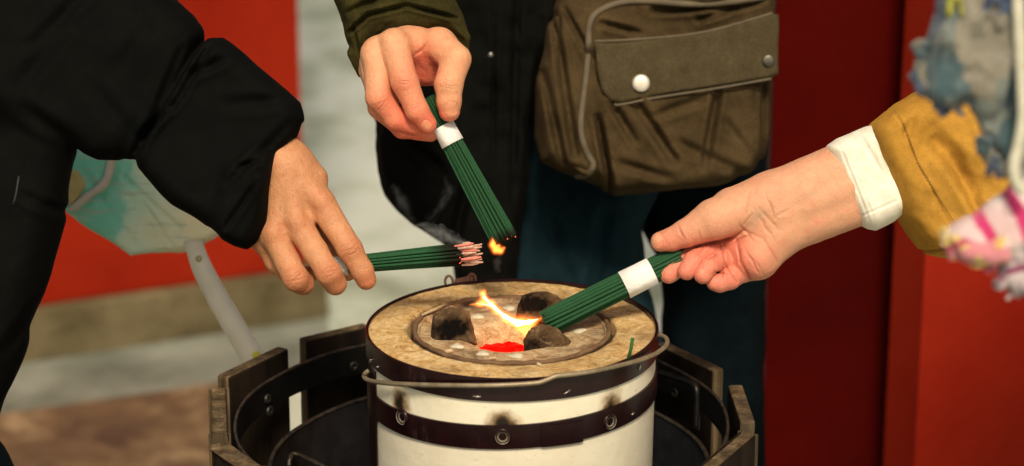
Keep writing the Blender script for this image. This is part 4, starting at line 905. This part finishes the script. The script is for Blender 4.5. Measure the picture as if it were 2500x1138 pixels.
# ------------------------------------------------------------------ canvas bag
def bag():
    D = D1-190; SN = simple('nickel_snap', (.50, .49, .42), (.66, .64, .56), 90, .5, .15, .0004, .5)
    body = slab([(1352, 24), (1372, -60), (1420, -140), (1900, -140), (1888, 30), (1886, 200), (1880, 300), (1866, 380), (1838, 425), (1760, 452), (1640, 468), (1490, 474), (1470, 452), (1400, 436), (1362, 420), (1318, 398), (1300, 340), (1306, 220), (1330, 110)], D, 110, 46)
    poc = slab([(1452, 210), (1470, 380), (1492, 466), (1640, 460), (1760, 444), (1838, 418), (1850, 330), (1846, 200)], D-70, 56, 30)
    z = D
    f = wrinkled([body, poc], 14, folds=[((1540, 250, z), (1640, 395, z), 17, 17), ((1490, 262, z), (1545, 350, z), 13, 12), ((1745, 225, z), (1712, 410, z), 14, 15), ((1455, 290, z), (1490, 470, z), 12, 16), ((1350, 40, z), (1402, 380, z), 14, 15), ((1376, 30, z), (1440, 150, z), 10, 11), ((1325, 180, z), (1372, 400, z), 13, 12),
        ((1590, 34, z), (1790, 22, z), 13, 15), ((1700, 56, z), (1860, 6, z), 12, 11), ((1460, 66, z), (1560, 90, z), 11, 11), ((1640, 350, z), (1800, 425, z), 18, 9), ((1500, 400, z), (1630, 440, z), 16, 9), ((1858, 200, z), (1852, 400, z), 9, 10), ((1590, 290, z), (1700, 250, z), 16, 7), ((1760, 300, z), (1820, 380, z), 14, 6)], amp=9, s=100, amp2=1.5, s2=40)
    b = implicit('shoulder_bag', f, 6.5, M['canvas']); tag(b, 'brown canvas shoulder bag with a snapped flap pocket, worn by the middle person', 'bag')
    fl = slab([(1449, 103), (1560, 98), (1700, 84), (1800, 60), (1886, 34), (1900, 36), (1900, 182), (1884, 190), (1760, 212), (1600, 236), (1515, 254), (1488, 247), (1470, 226), (1456, 170)], D-138, 15, 9)
    o = implicit('pocket_flap', wrinkled([fl], 1, amp=4, s=90, amp2=1, s2=30), 5, M['canvas_flap'], b)
    for px, py, r, SN in ((1565, 203, 21, SN), (1876, 148, 15, simple('dark_snap', (.03, .028, .02), (.12, .11, .09), 200, .4, metal=.6))):
        c = loc2world(np.array(J(px, py, D-158))); n = 28; v = []; ff = []
        N = -FW
        for (rr, hh) in ((1.0, 0), (.95, .12), (.75, .2), (.4, .25), (.05, .26)):
            for k in range(n): v.append(c+(RT*math.cos(2*math.pi*k/n)+UP*math.sin(2*math.pi*k/n))*rr*r*1.14*PX+N*hh*r*PX)
        ff = [[i*n+k, i*n+(k+1) % n, (i+1)*n+(k+1) % n, (i+1)*n+k] for i in range(4) for k in range(n)]+[[4*n+k for k in range(n)]]
        MB().add(v, ff).build('snap_button', SN, o)
    pa = [(1960, -20), (1860, -6), (1760, 8), (1680, 10), (1600, 4), (1540, 3), (1490, 14), (1452, 36), (1438, 68), (1437, 110), (1432, 180), (1424, 240), (1418, 300), (1422, 340), (1434, 376), (1448, 402), (1436, 424), (1408, 430)]
    pts = [loc2world(np.array(J(x, y, max(surfw(f, x, y, 3), D-125)))) for x, y in smooth_path(pa, 3)]
    MB().tube(smooth_path(pts, 4), .0030, 8).build('piping', M['piping'], b)
    e = [(1500, 254), (1515, 256), (1600, 239), (1760, 214), (1884, 192)]
    MB().tube(smooth_path([loc2world(np.array(J(x, y, D-146))) for x, y in e], 4), .0012, 6).build('flap_hem', M['piping'], o)
    e = [(1450, 101), (1560, 96), (1700, 82), (1800, 58), (1886, 32)]
    MB().tube(smooth_path([loc2world(np.array(J(x, y, D-146))) for x, y in e], 4), .0012, 6).build('flap_hem', M['piping'], o)
    for pa in ([(1362, 40), (1384, 130), (1420, 240)], [(1352, 100), (1366, 240), (1400, 390), (1446, 425)]):
        MB().tube(smooth_path([loc2world(np.array(J(x, y, D-88))) for x, y in pa], 5), .0035, 8).build('side_seam', M['canvas'], b)
bag()

# ------------------------------------------------------------------ right person's sleeve, cuff, scarf
cu = slab([(2016, 368), (2019, 355), (2044, 338), (2078, 324), (2112, 309), (2260, 280), (2330, 470), (2195, 530), (2182, 541), (2138, 563), (2118, 560), (2100, 551), (2068, 500), (2036, 440)], 10, 84, 44)
f = wrinkled([cu], 1, folds=[((2048, 350, -66), (2124, 540, -66), 4, 1.2), ((2058, 345, -66), (2134, 538, -66), 4, .9), ((2100, 330, -70), (2150, 420, -76), 8, 3), ((2104, 528, -66), (2190, 490, -72), 4, 1.6)], amp=2, s=60, amp2=.2, s2=14)
implicit('shirt_cuff', f, 2.8, M['cuff'], personC)
sv = slab([(2113, 318), (2124, 300), (2182, 254), (2250, 216), (2340, 170), (2560, 60), (2900, -60), (2980, 420), (2620, 590), (2470, 616), (2330, 632), (2290, 631), (2264, 624), (2236, 596), (2196, 538), (2160, 462), (2130, 390), (2114, 340)], 16, 140, 50)
f = wrinkled([sv], 1, folds=[((2182, 256, -120), (2240, 400, -135), 4, 2.5), ((2240, 400, -135), (2330, 560, -130), 4, 2.5), ((2280, 330, -130), (2400, 470, -135), 28, 9), ((2230, 290, -125), (2210, 330, -128), 12, 3), ((2330, 400, -130), (2420, 560, -130), 20, 8), ((2265, 618, -110), (2335, 600, -110), 5, 7), ((2400, 250, -130), (2460, 420, -130), 26, 10)], amp=6, s=90, amp2=1.4, s2=26)
implicit('jacket_sleeve', f, 4.5, M['mustard'], personC)
st = simple('sleeve_thread', (.22, .12, .02), (.28, .15, .028), 200, .9)
mb = MB(); A_, B_, C_ = (2206, 300), (2240, 395), (2335, 552)
def lerp(p, q, t): return (p[0]+(q[0]-p[0])*t, p[1]+(q[1]-p[1])*t)
for i in range(44):
    t0 = i/44; t1 = t0+.012
    g = lambda t: lerp(A_, B_, t/.38) if t < .38 else lerp(B_, C_, (t-.38)/.62)
    a, b = g(t0), g(t1); w_ = surfw(f, a[0], a[1], .6)
    mb.tube([loc2world(np.array(J(a[0], a[1], w_))), loc2world(np.array(J(b[0], b[1], w_)))], .0006, 5)
mb.build('stitching', st, personC)
tor = wrinkled([slab([(2750, -300), (3500, -300), (3600, 900), (3500, 1700), (2950, 1700), (2850, 700)], 60, 300, 200)], 1, amp=8, s=120); implicit('jacket_body', tor, 20, M['mustard'], personC)

def scarf_mat(name, cols, scale, stretch=(1, 1, 1), stripes=None, rot=(0, 0, 0)):
    m, nt, b = newmat(name); v = coord(nt, stretch, rot)
    vo = node(nt, 'ShaderNodeTexVoronoi'); vo.inputs['Scale'].default_value = scale; vo.inputs['Randomness'].default_value = 1
    nn = noise(nt, scale*.8, 5, .6, v); ad = node(nt, 'ShaderNodeVectorMath', operation='ADD'); sc = node(nt, 'ShaderNodeVectorMath', operation='SCALE'); sc.inputs['Scale'].default_value = .06
    nt.links.new(nn.outputs['Color'], sc.inputs[0]); nt.links.new(v, ad.inputs[0]); nt.links.new(sc.outputs[0], ad.inputs[1]); nt.links.new(ad.outputs[0], vo.inputs['Vector'])
    sp = node(nt, 'ShaderNodeSeparateColor'); nt.links.new(vo.outputs['Color'], sp.inputs[0])
    st = [(i/len(cols), c) for i, c in enumerate(cols)]; r = node(nt, 'ShaderNodeValToRGB'); r.color_ramp.interpolation = 'CONSTANT'; e = r.color_ramp.elements
    while len(e) < len(st): e.new(.5)
    for i, (p, c) in enumerate(st): e[i].position = p; e[i].color = (*c, 1)
    nt.links.new(sp.outputs[0], r.inputs[0]); c = r.outputs[0]
    if stripes:
        for (ax, fr, col, lo) in stripes:
            s = node(nt, 'ShaderNodeSeparateXYZ'); nt.links.new(v, s.inputs[0])
            wv = math_(nt, 'SINE', math_(nt, 'ADD', math_(nt, 'MULTIPLY', s.outputs[ax], fr), math_(nt, 'MULTIPLY', nn.outputs[0], 3.0)))
            c = mix(nt, ramp(nt, wv, [(lo, (0, 0, 0)), (lo+.25, (1, 1, 1))]), c, col)
    nt.links.new(c, b.inputs['Base Color']); b.inputs['Roughness'].default_value = .95; b.inputs['Sheen Weight'].default_value = .3
    fb = noise(nt, 300, 6, .7, v); bump(nt, b, fb.outputs[0], .8, .004); return m
blue_m = scarf_mat('blue_patchwork_wool', [(.22, .205, .16), (.022, .038, .10), (.08, .13, .145), (.25, .23, .18), (.03, .06, .13), (.04, .09, .11), (.15, .18, .165)], 46, (1, 1, .6))
pink_m = scarf_mat('pink_striped_wool', [(.74, .58, .60), (.70, .50, .52), (.78, .66, .66)], 60, (1, 1, 1), [(0, 300, (.62, .025, .17), .35)], (0, .5, 0))
yel_m = scarf_mat('pink_yellow_wool', [(.78, .60, .15), (.75, .60, .55), (.72, .50, .06), (.70, .25, .30)], 60, (1, 1, 1), [(2, 330, (.50, .03, .12), .7)], (0, .3, 0))
plum_m = scarf_mat('plum_white_wool', [(.55, .48, .50), (.30, .24, .28), (.5, .42, .44)], 70, (1, 1, 1), [(2, 380, (.22, .03, .10), .6), (0, 420, (.24, .20, .24), .7)], (0, .2, 0))
WS = -1650
def fringe(name, base, mat, parent, n, L, dirv, seed, r=.003, w=WS):
    rng = random.Random(seed); mb = MB()
    for i in range(n):
        t_ = i/(n-1)*(len(base)-1); k = min(int(t_), len(base)-2); p = lerp(base[k], base[k+1], t_-k)
        d = (dirv[0]+rng.uniform(-.35, .35), dirv[1]+rng.uniform(-.35, .35)); l = L*rng.uniform(.5, 1.1); pts = []
        for q in range(6):
            u = q/5; pts.append(loc2world(np.array(J(p[0]+d[0]*l*u+6*math.sin(u*6+i), p[1]+d[1]*l*u+6*math.cos(u*5+i*2), w+rng.uniform(-14, 14)))))
        mb.tube(pts, [r*(1-.5*q/5) for q in range(6)], 6)
    return mb.build(name, mat, parent)
sa = slab([(2290, -60), (2560, -60), (2560, 60), (2470, 170), (2430, 260), (2400, 330), (2360, 240), (2310, 262), (2272, 240), (2250, 180), (2262, 90), (2280, 30)], WS, 50, 26)
sb = slab([(2440, 120), (2600, 100), (2600, 420), (2500, 430), (2440, 400), (2405, 360), (2400, 250)], WS+40, 46, 30)
sc_ = wrinkled([sa, sb], 12, folds=[((2440, -20, WS), (2345, 200, WS), 14, 9), ((2500, 60, WS), (2440, 330, WS), 12, 9), ((2345, -20, WS), (2305, 160, WS), 12, 7)], amp=10, s=46, amp2=5, s2=18)
scarf = implicit('scarf', sc_, 5, blue_m, personC)
fringe('fringe', [(2262, 100), (2252, 170), (2262, 220)], blue_m, scarf, 16, 30, (-.8, .3), 1)
fringe('fringe', [(2268, 110), (2300, 255), (2350, 240)], blue_m, scarf, 16, 34, (-.1, .9), 2)
fringe('fringe', [(2402, 330), (2430, 395), (2500, 420)], blue_m, scarf, 18, 40, (-.3, .8), 3)
yp = slab([(2316, -20), (2352, -20), (2356, 40), (2330, 62), (2312, 40)], WS-52, 8, 5); implicit('yellow_patch', wrinkled([yp], 1, amp=6, s=24), 5, simple('yellow_wool', (.22, .23, .03), (.34, .33, .08), 120, .95), scarf)
pk = wrinkled([slab([(2308, 560), (2330, 540), (2380, 525), (2440, 470), (2520, 400), (2600, 380), (2600, 560), (2500, 600), (2440, 640), (2400, 650), (2340, 630), (2310, 600)], WS+20, 40, 26)], 1, amp=6, s=40, amp2=3, s2=16)
p2 = implicit('scarf_end', pk, 5, pink_m, personC)
ye = wrinkled([slab([(2310, 572), (2400, 590), (2460, 570), (2470, 640), (2420, 650), (2340, 628)], WS-8, 28, 16)], 1, amp=4, s=30, amp2=2, s2=12); implicit('yellow_end', ye, 5, yel_m, p2)
pl2 = wrinkled([slab([(2446, 560), (2600, 540), (2600, 690), (2500, 712), (2448, 690), (2430, 620)], WS+20, 26, 14)], 1, amp=5, s=30, amp2=3, s2=12); implicit('plum_end', pl2, 5, plum_m, p2)
fringe('fringe', [(2306, 560), (2325, 615), (2430, 650)], yel_m, p2, 22, 14, (-.4, .7), 5, .0025)
fringe('fringe', [(2432, 680), (2500, 700), (2560, 690)], plum_m, p2, 16, 26, (-.1, .9), 6, .0025)
cdm = simple('cream_cord', (.42, .42, .33), (.55, .54, .44), 90, .8, .3, .002)
pts = [loc2world(np.array(J(x, y, WS-70))) for x, y in ((2482, -60), (2488, 60), (2494, 180), (2498, 280), (2488, 350), (2476, 400), (2480, 440), (2500, 470))]
MB().tube(smooth_path(pts, 5), .0036, 10).build('cord', cdm, personC)

# ------------------------------------------------------------------ teal plastic bag with a pale strap
def tealbag():
    W0 = 720
    m, nt, b = newmat('teal_film'); tc = node(nt, 'ShaderNodeTexCoord'); v = tc.outputs['Generated']
    s = node(nt, 'ShaderNodeSeparateXYZ'); nt.links.new(v, s.inputs[0]); n = noise(nt, 4, 5, .55, v); n2 = noise(nt, 3, 4, .6, coord(nt, (1, 1, 6), (0, -.7, 0), 'Generated'))
    u = math_(nt, 'ADD', s.outputs[0], math_(nt, 'MULTIPLY', math_(nt, 'SUBTRACT', n.outputs[0], .5), .55))
    c = ramp(nt, u, [(.05, (.16, .66, .50)), (.38, (.26, .74, .60)), (.47, (.62, .88, .70)), (.62, (.78, .88, .66)), (.86, (.90, .85, .58))])
    c = mix(nt, ramp(nt, n2.outputs[0], [(.55, (0, 0, 0)), (.66, (.7, .7, .7))]), c, (.50, .60, .50))
    nt.links.new(c, b.inputs['Base Color']); b.inputs['Roughness'].default_value = .4; b.inputs['Transmission Weight'].default_value = .0; b.inputs['Subsurface Weight'].default_value = .0
    bump(nt, b, n.outputs[0], .3, .01)
    sh = slab([(120, 250), (360, 250), (560, 480), (548, 566), (500, 596), (462, 615), (320, 624), (300, 612), (190, 542), (158, 516), (150, 400)], W0, 34, 22)
    f = wrinkled([sh], 1, folds=[((300, 430, W0-34), (440, 560, W0-34), 9, 6), ((340, 480, W0-34), (420, 600, W0-34), 7, 5), ((190, 400, W0-34), (330, 600, W0-34), 16, 5)], amp=4, s=50, amp2=1.5, s2=20)
    o = implicit('plastic_bag', f, 5, m); tag(o, 'shiny teal and cream plastic bag hanging under the black sleeve', 'bag')
    strap = simple('pale_webbing', (.80, .77, .64), (.90, .87, .76), 30, .7, .3, .002)
    def ribbon(name, A, B, w0, w1, mat, parent, th=.0015):
        a = [loc2world(np.array(J(x, y, w0+(w1-w0)*i/(len(A)-1)))) for i, (x, y) in enumerate(A)]
        c = [loc2world(np.array(J(x, y, w0+(w1-w0)*i/(len(B)-1)))) for i, (x, y) in enumerate(B)]
        a = smooth_path(a, 4); c = smooth_path(c, 4); n = len(a); vs = a+c+[p+FW*th for p in a]+[p+FW*th for p in c]; f = []
        for i in range(n-1): f += [[i, i+1, n+i+1, n+i], [2*n+i, 3*n+i, 3*n+i+1, 2*n+i+1], [i, 2*n+i, 2*n+i+1, i+1], [n+i, n+i+1, 3*n+i+1, 3*n+i]]
        f += [[0, n, 3*n, 2*n], [n-1, 3*n-1, 4*n-1, 2*n-1]]
        return MB().add(vs, f).build(name, mat, parent)
    s1 = ribbon('strap', [(448, 590), (458, 625), (472, 668), (508, 740), (550, 815), (592, 886), (640, 960)], [(494, 586), (502, 612), (520, 652), (555, 715), (600, 790), (646, 862), (690, 930)], W0-44, W0-40, strap, o)
    ribbon('handle_tape', [(162, 512), (200, 478), (248, 440), (262, 385), (268, 340)], [(182, 518), (226, 482), (264, 452), (284, 390), (292, 345)], W0-46, W0-44, simple('cream_tape', (.60, .55, .46), (.72, .67, .58), 40, .6, .2, .002), o)
    cf_ = slab([(150, 420), (184, 412), (206, 440), (208, 462), (176, 500), (150, 500)], W0-38, 10, 7); implicit('cream_print', wrinkled([cf_], 1, amp=3, s=20), 4, simple('cream_print', (.50, .40, .14), (.62, .52, .25), 60, .5), o)
    for px, py, r, mt, pw in ((485, 632, 8, simple('brass_snap', (.30, .28, .12), (.5, .46, .25), 200, .35, metal=.7), s1), (626, 868, 11, simple('yellow_tag', (.62, .60, .02), (.7, .66, .05), 100, .6), s1)):
        c = loc2world(np.array(J(px, py, W0-48))); n = 18; v = []
        for rr, hh in ((1, 0), (.9, .25), (.5, .4), (.06, .42)):
            for k in range(n): v.append(c+(RT*math.cos(2*math.pi*k/n)+UP*math.sin(2*math.pi*k/n))*rr*r*PX*1.05-FW*hh*r*PX)
        MB().add(v, [[i*n+k, i*n+(k+1) % n, (i+1)*n+(k+1) % n, (i+1)*n+k] for i in range(3) for k in range(n)]+[[3*n+k for k in range(n)]]).build('snap', mt, pw)
tealbag()

# ------------------------------------------------------------------ flames and smoke
def vol_flame(name, label, segs, k, strength, h=1.5, core=None):
    f = union([cone(J(*a), J(*b)) for a, b in segs], k); m = bpy.data.materials.new(name); m.use_nodes = True; nt = m.node_tree
    nt.nodes.remove(nt.nodes['Principled BSDF']); out = nt.nodes['Material Output']
    e = node(nt, 'ShaderNodeEmission'); e.inputs[1].default_value = strength; e.inputs[0].default_value = (1, .22, .03, 1)
    nt.links.new(e.outputs[0], out.inputs['Volume'])
    o = implicit(name, f, h, m, pad=2); tag(o, label, 'flame')
    if core is None:
        for sc_r, st_ in ((1.9, .12), (1.4, .28), (.62, 1.3)):
            m2 = m.copy(); m2.node_tree.nodes['Emission'].inputs[1].default_value = strength*st_
            if sc_r > 1: m2.node_tree.nodes['Emission'].inputs[0].default_value = (1, .16, .02, 1)
            g = union([cone(J(*a), J(*b), a[3]*sc_r, b[3]*sc_r) for a, b in segs], k)
            implicit('flame_layer', g, h, m2, o, pad=2)
    return o
ff = vol_flame('flame', 'orange and white flame curling up from the central hole beside the dipped bundle', [
    ((1284, 822, -6, 3), (1282, 805, -8, 9)), ((1282, 805, -8, 9), (1272, 793, -8, 12)), ((1320, 778, -6, 3), (1296, 789, -8, 9)), ((1296, 789, -8, 9), (1268, 791, -8, 12)),
    ((1268, 791, -8, 12), (1236, 778, -6, 9)), ((1236, 778, -6, 9), (1212, 758, -4, 7)), ((1212, 758, -4, 7), (1198, 742, -2, 6)), ((1198, 742, -2, 6), (1182, 728, 0, 6)), ((1182, 728, 0, 6), (1178, 716, 0, 4.5)), ((1178, 716, 0, 4.5), (1186, 707, 0, 1.2)),
    ((1200, 744, 0, 6), (1172, 742, 4, 5)), ((1172, 742, 4, 5), (1148, 744, 6, 2)), ((1288, 828, -8, 6), (1286, 800, -8, 10))], 12, 150)
co = vol_flame('flame_core', None, [((1314, 779, -8, 1), (1292, 787, -9, 4.5)), ((1292, 787, -9, 4.5), (1264, 789, -9, 6.5)), ((1264, 789, -9, 6.5), (1232, 773, -7, 4)), ((1232, 773, -7, 4), (1206, 750, -4, 2.8)), ((1206, 750, -4, 2.8), (1183, 727, 0, 2.2)), ((1183, 727, 0, 1.8), (1180, 714, 0, 1)), ((1200, 745, 0, 1.8), (1162, 741, 4, .9))], 6, 2600, 1.1, core=1)
co.parent = ff; co.location = Vector(WLOC[co.name]-WLOC[ff.name]); del co['category']
co.data.materials[0].node_tree.nodes['Emission'].inputs[0].default_value = (1, .60, .30, 1)
f2 = vol_flame('flame', 'small round orange flame at the tips of the downward incense bundle', [((1206, 582, 4, 4), (1203, 598, 2, 6)), ((1203, 598, 2, 6), (1210, 611, 2, 6)), ((1210, 611, 2, 6), (1222, 613, 2, 5)), ((1222, 613, 2, 5), (1231, 605, 2, 3)), ((1209, 592, 3, 6), (1216, 603, 3, 5))], 8, 230)
def smoke(label, paths, dens):
    top = None
    for sc_r, dn, nm in ((1.9, dens*.45, 'smoke'), (1.15, dens*.8, 'smoke_core'), (.6, dens*1.3, 'smoke_core')):
        m = bpy.data.materials.new('smoke'); m.use_nodes = True; nt = m.node_tree; nt.nodes.remove(nt.nodes['Principled BSDF']); out = nt.nodes['Material Output']
        p = node(nt, 'ShaderNodeVolumeScatter'); p.inputs['Color'].default_value = (.86, .93, .95, 1)
        n = noise(nt, 60, 4, .6, coord(nt), 2.0); r = node(nt, 'ShaderNodeMapRange'); nt.links.new(n.outputs[0], r.inputs[0]); r.inputs[1].default_value = .36; r.inputs[2].default_value = .66; r.inputs[3].default_value = 0; r.inputs[4].default_value = dn
        nt.links.new(r.outputs[0], p.inputs['Density']); nt.links.new(p.outputs[0], out.inputs['Volume'])
        segs = [cone(J(*pa[i]), J(*pa[i+1]), pa[i][3]*sc_r, pa[i+1][3]*sc_r) for pa in paths for i in range(len(pa)-1)]
        f = union(segs, 8); am = 3.2*sc_r
        g = lambda U, V, W, f=f, am=am: f(U+7*vnoise(U, V, W, 22), V+7*vnoise(U+40, V, W, 22), W)+am*vnoise(U, V, W, 13)
        g.lo = f.lo-9; g.hi = f.hi+9
        o = implicit(nm, g, 2.2, m, parent=top, pad=3)
        if top is None: tag(o, label, 'smoke', kind='stuff'); top = o
    return top
smoke('thin grey smoke plume rising from the burnt tips of the level bundle', [[(1142, 604, -8, 5), (1128, 596, -5, 8), (1102, 582, 0, 10), (1070, 572, 5, 11), (1045, 562, 10, 8), (1020, 548, 20, 3)], [(1140, 625, -8, 4), (1128, 600, -9, 6)]], 55)
smoke('faint wisps of smoke drifting up in front of the dark coat', [[(1020, 548, 20, 3), (992, 520, 30, 7), (980, 490, 40, 9), (962, 455, 50, 4)], [(1070, 560, 5, 3), (1052, 535, 20, 6), (1075, 500, 30, 6), (1098, 465, 40, 7), (1082, 430, 40, 4)], [(1218, 624, 2, 4), (1214, 645, 4, 7), (1224, 664, 8, 2)]], 8)
